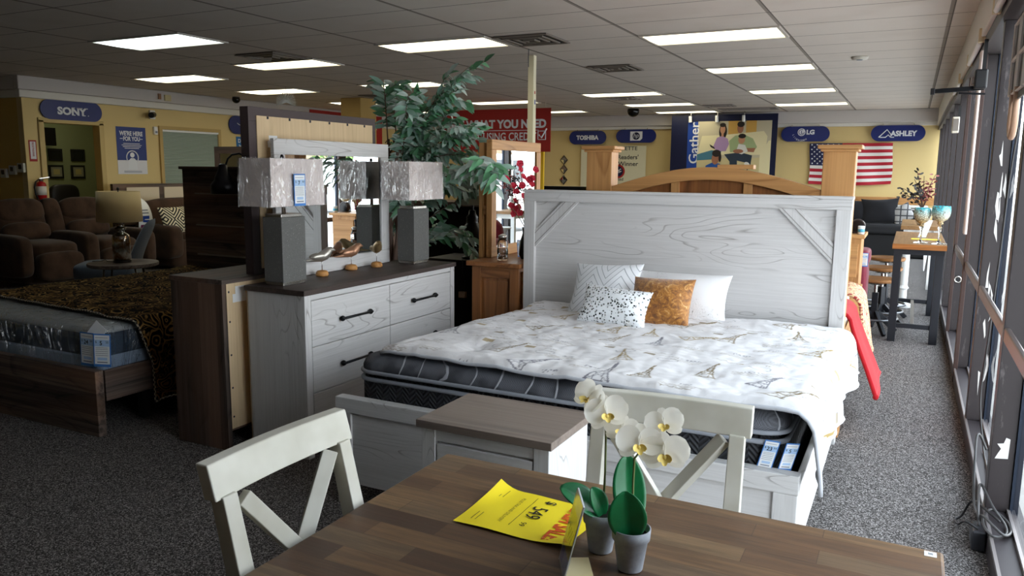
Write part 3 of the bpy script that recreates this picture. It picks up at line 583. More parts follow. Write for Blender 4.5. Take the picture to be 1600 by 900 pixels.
def comforter():
    W,H=2.07,1.78; st=.005; nu,nv=int(W/st),int(H/st); rs=Ras(nu+1,nv+1,srgb((223,221,222))); rnd=random.Random(4)
    tan,gold,gry=srgb((128,112,82)),srgb((152,130,80)),srgb((122,120,128))
    K=1/st
    placed=[]
    for _ in range(1500):
        p=(rnd.uniform(0,W),rnd.uniform(0,H))
        if all((p[0]-q[0])**2+(p[1]-q[1])**2>.155**2 for q in placed): placed.append(p)
    words=['PARIS','POSTALE','Paris','Carte','Londres','LETTRE','ALTE','POSTE']
    for i,p in enumerate(placed):
        o=np.array(p)*K; a=rnd.uniform(-.6,.6)+(0 if i%2 else .3)
        if i%3==0: tower(rs,o,a-.5,rnd.uniform(.20,.28)*K,(tan,gold,gry)[i//3%3])
        elif i%3==1:
            rs.text(rnd.choice(words),o,a*.4,rnd.uniform(.014,.026)*K,gry*.9,.02,.8)
            for k in range(3):
                y=o[1]-K*(.025+.014*k); P=[(o[0]+K*(-.09+.012*j),y+K*.004*math.sin(j*2.3+k)) for j in range(rnd.randint(8,16))]; rs.line(P,1,tan,.55)
        else:
            s=K*.018; rs.poly([o+[-s*1.4,-s],o+[s*1.4,-s*.9],o+[s*1.4,s],o+[-s*1.4,s]],(gold,tan)[i%2],.85)
            rs.text(rnd.choice(words),o+[K*.10,0],a*.3,.018*K,tan,.0,.6)
            P=[(o[0]+K*.045*math.cos(q*.5)+K*.1,o[1]-K*.06+K*.03*math.sin(q*.5)) for q in range(14)]; rs.line(P,1,gry,.6)
            P=[(o[0]+K*(-.12+.01*j),o[1]+K*(.05+.008*math.sin(j*1.7+i))) for j in range(22)]; rs.line(P,1,tan,.55)
    tufts=[(rnd.uniform(.1,1.75),rnd.uniform(.1,1.8)) for _ in range(16)]
    from mathutils import noise as mn
    def f(u,v):
        s=u*W; tq=v*H; X=-2.075+s; y=2.765-.085*min(1,s/1.8)+tq*(1.0+.04*min(1,s/1.8))
        z=.740-.062*tq/1.8+.012*mn.noise((s*3.1,tq*3.1,1))+.007*mn.noise((s*9,tq*6,2.2))+.004*mn.noise((s*22,tq*22,5))
        for a,b in tufts:
            d=(s-a)**2+(tq-b)**2
            if d<.09: z-=.010*math.exp(-d*160); z+=.0012*math.exp(-d*40)*math.cos(math.atan2(tq-b,s-a)*6)*min(1,d*600)
        e=min(1,tq/.05); z-=.022*(1-e)**2                      # rolled front edge
        if tq>1.45: z+=.022*math.sin(min(1,(tq-1.45)/.3)*PI)*max(0,1-(s/1.9)**6)   # tucked roll near the headboard
        if s<.09: z-=.014*(1-s/.09)**2; X+=.02*(1-s/.09)
        L=s-1.765
        if L>0:                                                  # over the right edge and down
            r=.075+.02*v
            if L<r*1.571: a=L/r; X=-.31+r*math.sin(a); dz=r*(1-math.cos(a))
            else: X=-.31+r+(L-r*1.571)*.07; dz=r+(L-r*1.571)*.98
            k=min(1,L/.25); X+=k*(.020*math.sin(tq*9+1)+.014*math.sin(tq*21+2)+.03*max(0,v-.78)*4)
            z=z-dz+.03*k*max(0,v-.8)*5*.3; y-=.02*k*(1-v)
        return (X,y,z)
    mb=MB().grid(f,nu,nv); n=N('printed_white_cotton'); at=n.n('ShaderNodeAttribute'); at.attribute_name='print'
    v=n.co(); fn=n.noise(v,420,2); wr=n.noise(v,26,3,.5,.6); n.col(at.outputs['Color']).p(Roughness=.85,Specular_IOR_Level=.15,Sheen_Weight=.1).bump(n.math('ADD',n.math('MULTIPLY',fn,.15),wr),.30,.010)
    t=thing('comforter','white comforter printed with beige towers and script on the bed','comforter',(-1.2,3.6,.70))
    o=obj('cover',mb,n.m,t,smooth=True)
    ca=o.data.color_attributes.new('print','FLOAT_COLOR','POINT'); buf=np.ones((len(mb.v),4),np.float32); buf[:,:3]=rs.a.reshape(-1,3); ca.data.foreach_set('color',buf.ravel())
    e=[Vector(f(i/60,0)) for i in range(61)]; obj('front_hem',MB().tube([p+Vector((0,-.002,-.004)) for p in e],.008,8),plain((188,190,196),.7),t,smooth=True)
    e=[Vector(f(1,i/50)) for i in range(51)]; obj('side_hem',MB().tube(e,.007,8),plain((232,231,232),.8),t,smooth=True)
comforter()
# ---- pillows
def pillow_mb(c,R,U,w,h,th,ears=.07,nu=28,nv=24,p=2.4,sag=0):
    R,U=Vector(R).normalized(),Vector(U).normalized(); U=(U-R*U.dot(R)).normalized(); Nn=R.cross(U); C=Vector(c); mb=MB()
    def f(sg):
        def g(a,b):
            u,v=2*a-1,2*b-1; uu=math.sin(u*PI/2); vv=math.sin(v*PI/2)
            x=uu*(1-ears*(1-vv*vv)); y=vv*(1-ears*(1-uu*uu)); tt=(max(0,1-abs(uu)**p)*max(0,1-abs(vv)**p))**.55
            return C+R*(x*w/2)+U*(y*h/2)+Nn*(sg*th/2*tt*(1+.1*math.sin(3*uu+2*vv)))
        return g
    mb.grid(f(1),nu,nv); mb.grid(f(-1),nu,nv,flip=True); return mb
def mat_chevron():
    n=N('white_satin_chevron'); c=n.n('ShaderNodeTexCoord'); sp=n.n('ShaderNodeSeparateXYZ'); n.l(c.outputs['Object'],sp.inputs[0])
    tri=n.math('PINGPONG',n.math('ADD',sp.outputs[0],5.0),.085); k=n.math('FRACT',n.math('MULTIPLY',n.math('ADD',n.math('MULTIPLY',tri,1.1),sp.outputs[2]),26)); l=n.ramp(k,[(0,0),(.44,0),(.48,1),(.56,1),(.6,0)])
    n.col(n.mix(n.math('MULTIPLY',l,.8),lin((232,234,238)),lin((128,134,140)))).p(Roughness=.42,Sheen_Weight=.3).bump(l,.5,.004); return n.m
def mat_sequin():
    n=N('silver_sequin'); v=n.co(); vo=n.n('ShaderNodeTexVoronoi'); n.l(v,vo.inputs['Vector']); vo.inputs['Scale'].default_value=80; sp=n.n('ShaderNodeSeparateColor'); n.l(vo.outputs['Color'],sp.inputs[0])
    dot=n.ramp(vo.outputs['Distance'],[(.38,1),(.48,0)]); pick=n.ramp(sp.outputs[0],[(.30,0),(.32,1)],'CONSTANT'); m_=n.math('MULTIPLY',dot,pick); tone=n.ramp(sp.outputs[1],[(0,lin((250,250,250))),(.45,lin((170,176,176))),(.7,lin((64,76,76))),(1,lin((40,46,48)))])
    n.col(n.mix(m_,lin((236,239,242)),tone)).p(Roughness=n.math('MULTIPLY_ADD',m_,-.4,.6),Metallic=n.math('MULTIPLY',m_,.7)).bump(m_,.6,.004); return n.m
def mat_velvet():
    n=N('crushed_velvet_amber'); v=n.co((1,1,1)); f=n.noise(v,26,5,.65,1.5); n.col(n.ramp(f,[(.32,lin((96,52,10))),(.48,lin((158,98,26))),(.58,lin((190,128,46))),(.70,lin((226,190,130)))])).p(Roughness=.55,Sheen_Weight=.6).bump(f,.5,.01); return n.m
def mat_sham():
    n=N('printed_sham'); v=n.co(); f=n.noise(v,14,3,.6,1); l=n.ramp(n.math('FRACT',n.math('MULTIPLY',f,9)),[(0,0),(.45,0),(.49,1),(.53,0)]); pk=n.ramp(n.noise(v,7,1),[(.5,0),(.56,1)]); n.col(n.mix(n.math('MULTIPLY',n.math('MULTIPLY',l,pk),.8),lin((232,231,232)),lin((96,86,66)))).p(Roughness=.8).bump(n.noise(v,22,3),.3,.01); return n.m
def pillow(name,label,c,R,U,w,h,th,mat,**k):
    return obj(name,pillow_mb(c,R,U,w,h,th,**k),mat,label=label,cat='pillow',smooth=True)
pillow('bed_pillow','white printed sham pillow at the right of the bed pillows',(-1.15,4.37,.80),(1,.03,.0),(0,.50,.86),.58,.31,.15,mat_sham())
pillow('throw_pillow','white satin throw pillow with grey chevron lines against the headboard',(-1.565,4.29,.815),(.97,.05,.04),(-.05,.62,.78),.42,.38,.14,mat_chevron(),ears=.10)
pillow('throw_pillow','amber brown crushed velvet throw pillow',(-1.185,4.15,.80),(.98,-.02,.02),(.0,.50,.86),.35,.29,.14,mat_velvet(),ears=.06)
pillow('throw_pillow','small silver sequinned lumbar pillow in front of the others',(-1.388,3.965,.785),(.98,.02,-.06),(-.03,.52,.85),.385,.225,.12,mat_sequin(),ears=.07)
# ---- white dresser, its mirror, lamps and birds
t=thing('dresser','white washed six drawer dresser with a dark brown top','dresser',(-2.9,3.73,0))
obj('top',MB().box(-3.105,-2.692,2.988,4.472,.868,.895),M['greydk_y'],t,bevel=.002)
obj('side_panel',MB().box(-3.095,-2.745,3.0,3.02,0,.868),M['white_z'],t)
obj('side_panel',MB().box(-3.095,-2.745,4.44,4.46,0,.868),M['white_z'],t)
obj('back_panel',MB().box(-3.10,-3.09,3.0,4.46,.05,.868),M['ply'],t); obj('case',MB().box(-3.09,-2.722,3.02,4.44,.05,.862),M['white_y'],t)
for y in(2.998,4.415): obj('corner_post',MB().box(-2.75,-2.70,y,y+.047,0,.868),M['white_z'],t,bevel=.002)
obj('front_rail',MB().box(-2.722,-2.703,3.045,4.415,.842,.868),M['white_y'],t); obj('kick_rail',MB().box(-2.722,-2.703,3.045,4.415,.05,.09),M['white_y'],t)
for i,z in enumerate((.592,.345,.098)):
    for y in(3.05,3.733):
        d=obj('drawer',MB().box(-2.722,-2.702,y,y+.678,z,z+.243),M['white_y'],t,bevel=.003)
        h=MB().tube([(-2.70,y+.225,z+.118),(-2.676,y+.225,z+.118)],.0075,10).tube([(-2.70,y+.47,z+.118),(-2.676,y+.47,z+.118)],.0075,10).tube([(-2.676,y+.215,z+.118),(-2.676,y+.48,z+.118)],.007,10)
        for yy in(y+.225,y+.47): h.ell((-2.684,yy,z+.118),.015,.0155,.0155,12,8)
        obj('handle',h,M['blackmetal'],d,smooth=True)
t=thing('dresser_mirror','white framed mirror standing on the white dresser','mirror',(-3.09,3.73,.895))
my0,my1,mz0,mz1=3.215,4.255,.896,1.668
f=MB(); 
f.box(-3.104,-3.078,my0,my1,mz1-.085,mz1)
obj('frame_rail',f,M['white_y'],t,bevel=.003); obj('frame_rail',MB().box(-3.104,-3.078,my0,my1,mz0,mz0+.085),M['white_y'],t,bevel=.003)
for y in(my0,my1-.085): obj('frame_stile',MB().box(-3.104,-3.078,y,y+.085,mz0+.085,mz1-.085),M['white_z'],t,bevel=.003)
obj('glass',MB().poly([(-3.086,my0+.08,mz0+.08),(-3.086,my1-.08,mz0+.08),(-3.086,my1-.08,mz1-.08),(-3.086,my0+.08,mz1-.08)]),M['mirror'],t)
obj('backing',MB().box(-3.1045,-3.090,my0+.02,my1-.02,mz0+.02,mz1-.02),M['ply'],t)
lampg=N('grey_flecked_cement'); v=lampg.co(); a=lampg.noise(v,160,2); b=lampg.vor(v,70); lampg.col(lampg.mix(lampg.ramp(b,[(.06,1),(.14,0)]),lampg.mix(a,lin((84,84,82)),lin((112,111,108))),lin((170,170,164)))).p(Roughness=.8).bump(a,.3,.002); LAMPG=lampg.m
shadem=fabric('taupe_linen_shade',(236,222,218),(244,232,228),420)
def table_lamp(cx,cy,label):
    t=thing('table_lamp',label,'lamp',(cx,cy,.895),group='pair of grey table lamps')
    a,b=.061,.084
    obj('base_plate',MB().box(cx-a,cx+a,cy-b,cy+b,.896,.916),M['steel'],t,bevel=.002)
    obj('body',MB().box(cx-a-.004,cx+a+.004,cy-b-.004,cy+b+.004,.916,1.255),LAMPG,t,bevel=.002)
    obj('cap_plate',MB().box(cx-a+.006,cx+a-.006,cy-b+.006,cy+b-.006,1.255,1.272),M['steel'],t,bevel=.002)
    obj('neck',MB().cyl((cx,cy,1.27),(cx,cy,1.40),.011),M['steel'],t,smooth=True)
    A,B,z0,z1=.108,.200,1.315,1.557; sh=MB()
    for k in(1,.985):
        vs=[(cx+sx*A*k*q,cy+sy*B*k*q,z) for z,q in((z0,1.0),(z1,.975)) for sx,sy in((-1,-1),(1,-1),(1,1),(-1,1))]
        fs=[(i,(i+1)%4,4+(i+1)%4,4+i) for i in range(4)]; sh.add(vs,fs if k==1 else [x[::-1] for x in fs])
    s=obj('lamp_shade',sh,shadem,t)
    fm=MB(); rr=random.Random(int(cy*100)); n=70; 
    from mathutils import noise as mn
    e=.006
    loop=[(-A-e,-B-e),(A+e,-B-e),(A+e,B+e),(-A-e,B+e)]
    def ff(u,v):
        q=u*4; i=int(q)%4; k=q-int(q); p0,p1=loop[i],loop[(i+1)%4]; x=p0[0]+(p1[0]-p0[0])*k; y=p0[1]+(p1[1]-p0[1])*k
        nx,ny=((0,-1),(1,0),(0,1),(-1,0))[i]; w=.010*abs(mn.noise((x*16+cy*9,y*16+v*2,v*2.2)))+.006*abs(mn.noise((x*48,y*48+cy,v*6))); w*=min(1,k*9,(1-k)*9)
        g=1-.025*v; return (cx+x*g+nx*w,cy+y*g+ny*w,z0-.004+(z1-z0+.01)*v)
    fm.grid(ff,320,40); obj('plastic_wrap',fm,M['film'],s,smooth=True)
    obj('finial',MB().cyl((cx,cy,1.40),(cx,cy,1.56),.004).ell((cx,cy,1.568),.010,.010,.012,10,6),M['blackmetal'],t,smooth=True)
    return t
table_lamp(-2.952,3.140,'grey block table lamp with a blue price tag on its wrapped shade'); table_lamp(-2.918,4.300,'grey block table lamp at the far end of the dresser')
price_tag('price_tag','blue price tag hung on the near lamp shade',(-2.829,3.132,1.398),(0,1,0),(0,0,1),.085,.165,'7','99')
birdm={'silver':plain((176,170,160),.35,.7),'copper':plain((176,132,104),.4,.6),'gold':plain((150,128,92),.4,.6)}
bwood=wood('bird_stand_wood',(206,150,88),(140,86,40),'x',rough=.5)
def bird(x,y,ang,m,label,ht=.10):
    S=1.35
    t=thing('bird_figurine',label,'figurine',(x,y,.895),ang,group='metal birds on wooden stands')
    obj('stand',MB().lathe([(.034,.001),(.037,.008),(.035,.022),(.028,.031),(.012,.035),(0,.035)],(0,0,0),24),bwood,t,smooth=True,local=True)
    obj('post',MB().cyl((0,0,.03),(0,0,ht+.02),.0022,n=8),M['steel'],t,smooth=True,local=True)
    q=MB(); P=[(-.085,0,ht+.004),(-.068,0,ht+.004),(-.048,0,ht+.006),(-.028,0,ht+.012),(-.006,0,ht+.018),(.012,0,ht+.026),(.026,0,ht+.038),(.034,0,ht+.047),(.043,0,ht+.049),(.050,0,ht+.047),(.062,0,ht+.044)]
    P=[(a*S,b,ht+(c-ht)*S) for a,b,c in P]; q.tube(P,[r_*S for r_ in(.002,.004,.007,.014,.021,.023,.019,.015,.012,.007,.0008)],16)
    obj('body',q,m,t,smooth=True,local=True)
    for sg in(-1,1):
        w=MB(); w.ell((-.018*S,sg*.018*S,ht+.022*S),.034*S,.006*S,.012*S,14,8,Matrix.Rotation(-.15,3,'Y')); obj('wing',w,m,t,smooth=True,local=True)
bird(-2.995,3.48,1.0,birdm['silver'],'silver bird figurine with raised tail, nearest the grey lamp',.086)
bird(-3.03,3.79,1.15,birdm['copper'],'copper bird figurine in the middle of the dresser',.082)
bird(-2.985,3.985,-.65,birdm['gold'],'dull gold bird figurine facing the room, beside the far lamp',.09)
# ================================================================ dark rustic set on the left
t=thing('dresser','dark rustic plank dresser seen from its pale plywood back','dresser',(-3.345,3.62,0))
obj('side_panel',MB().box(-3.55,-3.165,2.895,2.925,0,.905),M['planks_dark_z'],t,bevel=.002)
obj('side_panel',MB().box(-3.55,-3.165,4.32,4.35,0,.905),M['planks_dark_z'],t,bevel=.002)
obj('top',MB().box(-3.555,-3.158,2.89,4.355,.905,.93),M['dark_y'],t,bevel=.002)
b=obj('back_panel',MB().box(-3.172,-3.165,2.925,4.32,.115,.905),M['ply'],t)
s=MB()
for z in (.18,.34,.52,.70,.86):
    for y in(2.94,4.30): s.cyl((-3.165,y,z),(-3.1645,y,z),.006,n=8)
sc0=s
obj('staple_heads',s,M['ink'],b)['kind']='stuff'
obj('case',MB().box(-3.53,-3.175,2.926,4.319,.10,.90),M['dark_y'],t)
for z in(.12,.39,.65):
    for y in(2.94,3.63): obj('drawer',MB().box(-3.56,-3.53,y,y+.67,z,z+.24),M['dark_y'],t,bevel=.003)
q=obj('paper_label',MB().box(-3.1648,-3.1640,2.965,3.06,.80,.845).box(-3.1648,-3.1640,2.985,3.055,.845,.885),M['paper'],b)
t=thing('dresser_mirror','tall dark framed mirror turned backwards, its plywood back to the room','mirror',(-3.19,3.68,.93))
a0,a1,z0,z1=3.125,4.235,.931,1.832
f=MB().box(-3.225,-3.165,a0,a1,z1-.075,z1); obj('frame_rail',f,plain((74,62,62),.6),t,bevel=.002); obj('frame_rail',MB().box(-3.225,-3.165,a0,a1,z0,z0+.075),plain((74,62,62),.6),t,bevel=.002)
for y in(a0,a1-.07): obj('frame_stile',MB().box(-3.225,-3.165,y,y+.07,z0+.075,z1-.075),plain((74,62,62),.6),t,bevel=.002)
b=obj('back_panel',MB().box(-3.180,-3.160,a0+.055,a1-.04,z0+.03,z1-.045),M['ply'],t)
obj('glass',MB().poly([(-3.222,a0+.07,z0+.075),(-3.222,a1-.07,z0+.075),(-3.222,a1-.07,z1-.075),(-3.222,a0+.07,z1-.075)][::-1]),M['mirror'],t)
obj('paper_label',MB().box(-3.1598,-3.1590,a0+.13,a0+.22,1.62,1.655).box(-3.1598,-3.1590,a0+.14,a0+.205,1.655,1.685),M['paper'],b)
s=MB()
for i in range(6): s.box(-3.1598,-3.157,a0+.13+i*.17,a0+.142+i*.17,z1-.06,z1-.046)
obj('staple_heads',s,M['ink'],b)['kind']='stuff'
# ---- dark bed
t=thing('bed','dark rustic plank bed frame with a low footboard','bed',(-4.85,3.8,0))
fb=obj('footboard',MB().box(-5.75,-3.965,2.705,2.755,0,.378),M['planks_dark_x'],t,bevel=.003)
for x in(-5.75,-3.99): obj('side_rail',MB().box(x,x+.025,2.765,4.88,.195,.372),M['dark_y'],t,bevel=.002)
for x in(-5.5,-4.10):
    obj('leg',MB().box(x,x+.05,3.06,3.11,0,.2),M['black'],t); obj('leg',MB().box(x,x+.05,4.2,4.25,0,.2),M['black'],t)
obj('slat_support',MB().box(-5.72,-4.0,2.78,4.86,.23,.26),plain((60,48,40),.8),t)
hb=obj('headboard',MB().box(-5.78,-3.90,4.90,4.97,0,1.505),M['planks_dark_x'],t,bevel=.003)
for z in(.74,1.0,1.275):
    obj('ledge_strip',MB().box(-5.62,-4.0,4.885,4.902,z,z+.012),plain((150,138,124),.5),hb,label='pale thin ledge strip')
obj('cap_rail',MB().box(-5.79,-3.89,4.87,4.98,1.49,1.515),M['dark_x'],hb,bevel=.002)
t=thing('mattress','mattress and box spring wrapped in clear plastic on the dark bed','mattress',(-4.8,3.8,.26))
bl=N('pale_grey_ticking'); v=bl.co(); fz=bl.noise(v,12,3); bl.col(bl.mix(fz,lin((160,166,168)),lin((196,198,194)))).p(Roughness=.8)
bb=fabric('slate_blue_border',(66,78,92),(84,96,110),120)
a=obj('box_spring',slab_rr(-5.66,-4.02,2.775,4.86,.06,[(.01,.262),(0,.27),(0,.425),(.008,.435)]),fabric('pale_blue_ticking',(150,168,190),(176,190,206),160),t)
b=obj('mattress_core',slab_rr(-5.66,-4.02,2.775,4.86,.09,[(.008,.435),(0,.45),(0,.555),(.012,.58)]),bb,t)
obj('top_panel',slab_rr(-5.655,-4.025,2.78,4.855,.09,[(.0,.565),(.004,.582),(.03,.598),(.08,.604)]),bl.m,t,smooth=True)
mb=slab_rr(-5.675,-4.005,2.766,4.868,.085,[(.0,.30),(-.006,.36),(.002,.43),(-.004,.50),(.0,.57),(.012,.592),(.05,.610),(.12,.615)])
obj('plastic_wrap',mb,M['film_bed'],t,smooth=True)
price_tag('price_tag','left of two price tags on the plastic wrapped mattress',(-4.085,2.752,.485),(1,.04,0),(.12,-.05,1),.115,.20,'24','99')
price_tag('price_tag','right of two price tags on the plastic wrapped mattress',(-3.975,2.765,.488),(1,.35,0),(.06,0,1),.105,.19,'5','50')
o=obj('paper_slip',MB().hexa([(-4.10,2.765,.575),(-3.97,2.77,.555),(-3.965,2.79,.60),(-4.06,2.80,.645),(-4.10,2.767,.576),(-3.97,2.772,.556),(-3.965,2.792,.601),(-4.06,2.802,.646)]),M['paper'],label='creased white paper slip above the mattress price tags',cat='paper')
def paisley():
    n=N('gold_paisley_on_black'); v=n.co((1,1,1)); d=n.noise(v,3,2); wv=n.n('ShaderNodeVectorMath',operation='ADD'); s=n.n('ShaderNodeVectorMath',operation='SCALE'); nc=n.n('ShaderNodeTexNoise'); n.l(v,nc.inputs['Vector']); nc.inputs['Scale'].default_value=5; n.l(nc.outputs['Color'],s.inputs[0]); s.inputs['Scale'].default_value=.22; n.l(v,wv.inputs[0]); n.l(s.outputs[0],wv.inputs[1]); w=wv.outputs[0]
    vo=n.vor(w,7.5); ring=n.math('FRACT',n.math('MULTIPLY',vo,5.2)); r1=n.ramp(ring,[(0,0),(.28,0),(.36,1),(.62,1),(.70,0)]); v2=n.vor(w,30); r2=n.ramp(v2,[(.22,1),(.34,0)])
    f=n.noise(w,13,2,.5,1.0); sw=n.ramp(n.math('FRACT',n.math('MULTIPLY',f,6)),[(0,0),(.40,0),(.48,1),(.60,1),(.66,0)])
    inside=n.ramp(vo,[(.50,1),(.62,0)]); gold=n.math('MAXIMUM',n.math('MULTIPLY',r1,inside),n.math('MULTIPLY',sw,n.math('SUBTRACT',1,inside))); gold=n.math('MAXIMUM',gold,n.math('MULTIPLY',r2,.35))
    tone=n.ramp(n.noise(v,6,2),[(.35,lin((140,104,54))),(.6,lin((196,156,96)))]); n.col(n.mix(n.math('MULTIPLY',gold,.85),lin((26,20,18)),tone)).p(Roughness=.95,Specular_IOR_Level=.05).bump(gold,.3,.003); return n.m
PAIS=paisley()
def pais_comf():
    from mathutils import noise as mn
    W,H=2.35,1.75
    def f(u,v):
        s=u*W; tq=v*H; x=-5.80+s; y=3.12-.16*min(1,s/1.8)+tq
        z=.642+.012*mn.noise((s*4,tq*4,1))+.007*mn.noise((s*11,tq*9,3)); e=min(1,tq/.06); z-=.012*(1-e)**2
        if s<.12: z-=.25*(1-s/.12)**1.5
        L=s-1.80
        if L>0:
            r=.05
            if L<r*1.571: a=L/r; x=-4.0+r*math.sin(a); dz=r*(1-math.cos(a))
            else: x=-4.0+r+(L-r*1.571)*.03; dz=r+(L-r*1.571)*.97
            k=min(1,L/.3); x+=k*.010*math.sin(tq*8); z-=dz; y-=0*k; y+=.10*k*(1-v)
        return (x,y,z)
    t=thing('comforter','dark brown and gold paisley comforter hanging over the dark bed','comforter',(-4.8,3.9,.66))
    obj('cover',MB().grid(f,110,80),PAIS,t,smooth=True)
    pip=N('striped_cord'); v=pip.co(); c=pip.n('ShaderNodeTexChecker'); pip.l(v,c.inputs[0]); c.inputs['Scale'].default_value=70; pip.l(c.outputs[0],pip.b.inputs['Base Color']); c.inputs[1].default_value=lin((196,186,160)); c.inputs[2].default_value=lin((40,32,28))
    obj('cord_trim',MB().tube([f(i/70,0) for i in range(71)],.006,7),pip.m,t,smooth=True); obj('cord_trim',MB().tube([f(1,i/50) for i in range(51)],.006,7),pip.m,t,smooth=True)
pais_comf()
# gooseneck lamp clamped over the headboard
t=thing('gooseneck_lamp','black bell shaped gooseneck lamp over the dark headboard','lamp',(-5.17,4.80,1.275))
obj('arm',MB().tube([(-4.99,4.93,1.515),(-4.99,4.93,1.55),(-5.0,4.90,1.60),(-5.04,4.86,1.625),(-5.09,4.83,1.615),(-5.12,4.81,1.58),(-5.135,4.80,1.53)],.008,8),M['black'],t,smooth=True)
obj('clamp',MB().box(-5.02,-4.96,4.90,4.96,1.515,1.53),M['black'],t,bevel=.003)
obj('bell_shade',MB().lathe([(.02,.25),(.035,.24),(.04,.20),(.062,.15),(.072,.13),(.072,.115),(.098,.085),(.105,.07),(.105,.0),(.10,.0),(.095,.07),(.03,.2)],(-5.16,4.79,1.29),26),plain((34,35,40),.3,.5),t,smooth=True)
obj('bulb',MB().ell((-5.16,4.79,1.36),.03,.03,.04,12,8),plain((210,206,196),.3),t,smooth=True)
# chest carrying a dark framed mirror behind the dark bed
t=thing('chest','dark chest of drawers behind the dark headboard','chest',(-6.1,6.35,0))
obj('case',MB().box(-6.9,-5.3,6.15,6.55,0,.9),M['planks_dark_x'],t,bevel=.004); obj('drawer',MB().box(-6.86,-6.12,6.135,6.15,.5,.86),M['dark_x'],t); obj('drawer',MB().box(-6.08,-5.34,6.135,6.15,.5,.86),M['dark_x'],t)
t=thing('framed_mirror','dark framed mirror standing behind the dark headboard','mirror',(-6.35,6.35,.9))
x0,x1,z0,z1=-6.94,-5.5,.901,1.735
obj('frame_rail',MB().box(x0,x1,6.33,6.37,z1-.075,z1),M['dark_x'],t); obj('frame_rail',MB().box(x0,x1,6.33,6.37,z0,z0+.075),M['dark_x'],t)
for x in(x0,x1-.08): obj('frame_stile',MB().box(x,x+.08,6.33,6.37,z0+.075,z1-.075),M['dark_z'],t)
obj('glass',MB().poly([(x0+.08,6.335,z0+.075),(x1-.08,6.335,z0+.075),(x1-.08,6.335,z1-.075),(x0+.08,6.335,z1-.075)]),M['mirror'],t)
# ---- brown reclining sofa with console
SUEDE=fabric('brown_suede',(64,45,34),(82,60,46),90,big=(5,(50,35,26)))
def rbox(mb,c,sx,sy,sz,p=.45,M_=None): return mb.ell(c,sx/2,sy/2,sz/2,28,16,M_,p=p)
t=thing('reclining_sofa','brown suede reclining sofa with pillow backs by the yellow wall','sofa',(-9.95,6.55,0),-.06); t.scale=(1,.74,1)
k=dict(local=True,smooth=True)
obj('base',rbox(MB(),(-.05,0,.22),.85,2.1,.40,.25),SUEDE,t,**k)
for y in(-1.12,.0,1.12):
    q=rbox(MB(),(.10,y,.40),.95,.26 if y else .30,.52,.4); 
    obj('armrest' if y else 'console',q,SUEDE,t,**k)
for y in(-.56,.56):
    obj('seat_cushion',rbox(MB(),(.14,y,.44),.78,.82,.26,.5),SUEDE,t,**k); obj('footrest',rbox(MB(),(.50,y,.27),.20,.78,.36,.5),SUEDE,t,**k)
    Rm=Matrix.Rotation(-.28,3,'Y')
    b=obj('backrest',rbox(MB(),(-.36,y,.72),.26,.84,.66,.5,Rm),SUEDE,t,**k)
    obj('head_roll',rbox(MB(),(-.36,y,.92),.24,.82,.32,.62,Rm),SUEDE,b,**k); obj('lumbar_roll',rbox(MB(),(-.22,y,.66),.22,.80,.24,.62,Rm),SUEDE,b,**k)
obj('centre_back',rbox(MB(),(-.36,0,.72),.26,.34,.72,.5,Matrix.Rotation(-.28,3,'Y')),SUEDE,t,**k)
# loveseat continuing to the right
t=thing('loveseat','brown suede loveseat with a white leaflet draped on its back','sofa',(-9.95,8.72,0),0)
obj('base',rbox(MB(),(0,0,.24),.9,1.7,.44,.25),SUEDE,t,**k); obj('seat_cushion',rbox(MB(),(.08,0,.46),.8,1.4,.24,.5),SUEDE,t,**k)
obj('backrest',rbox(MB(),(-.36,0,.70),.30,1.6,.66,.5,Matrix.Rotation(-.2,3,'Y')),SUEDE,t,**k)
for y in(-.82,.82): obj('armrest',rbox(MB(),(.05,y,.42),.9,.24,.5,.4),SUEDE,t,**k)
def geo_pillow():
    n=N('black_cream_geometric'); c=n.n('ShaderNodeTexCoord'); sp=n.n('ShaderNodeSeparateXYZ'); n.l(c.outputs['Object'],sp.inputs[0])
    a=n.math('PINGPONG',n.math('ADD',sp.outputs[1],3.0),.13); z=n.math('PINGPONG',n.math('ADD',sp.outputs[2],3.0),.17); d=n.math('ADD',a,z); kk=n.math('FRACT',n.math('MULTIPLY',d,20)); n.col(n.ramp(kk,[(0,lin((24,22,22))),(.52,lin((226,216,184)))],'CONSTANT')).p(Roughness=.8); return n.m
GEO=geo_pillow()
pillow('throw_pillow','black and cream geometric throw pillow on the loveseat',(-9.70,8.14,.73),(0,1,.03),(-.3,0,.93),.66,.42,.16,GEO)
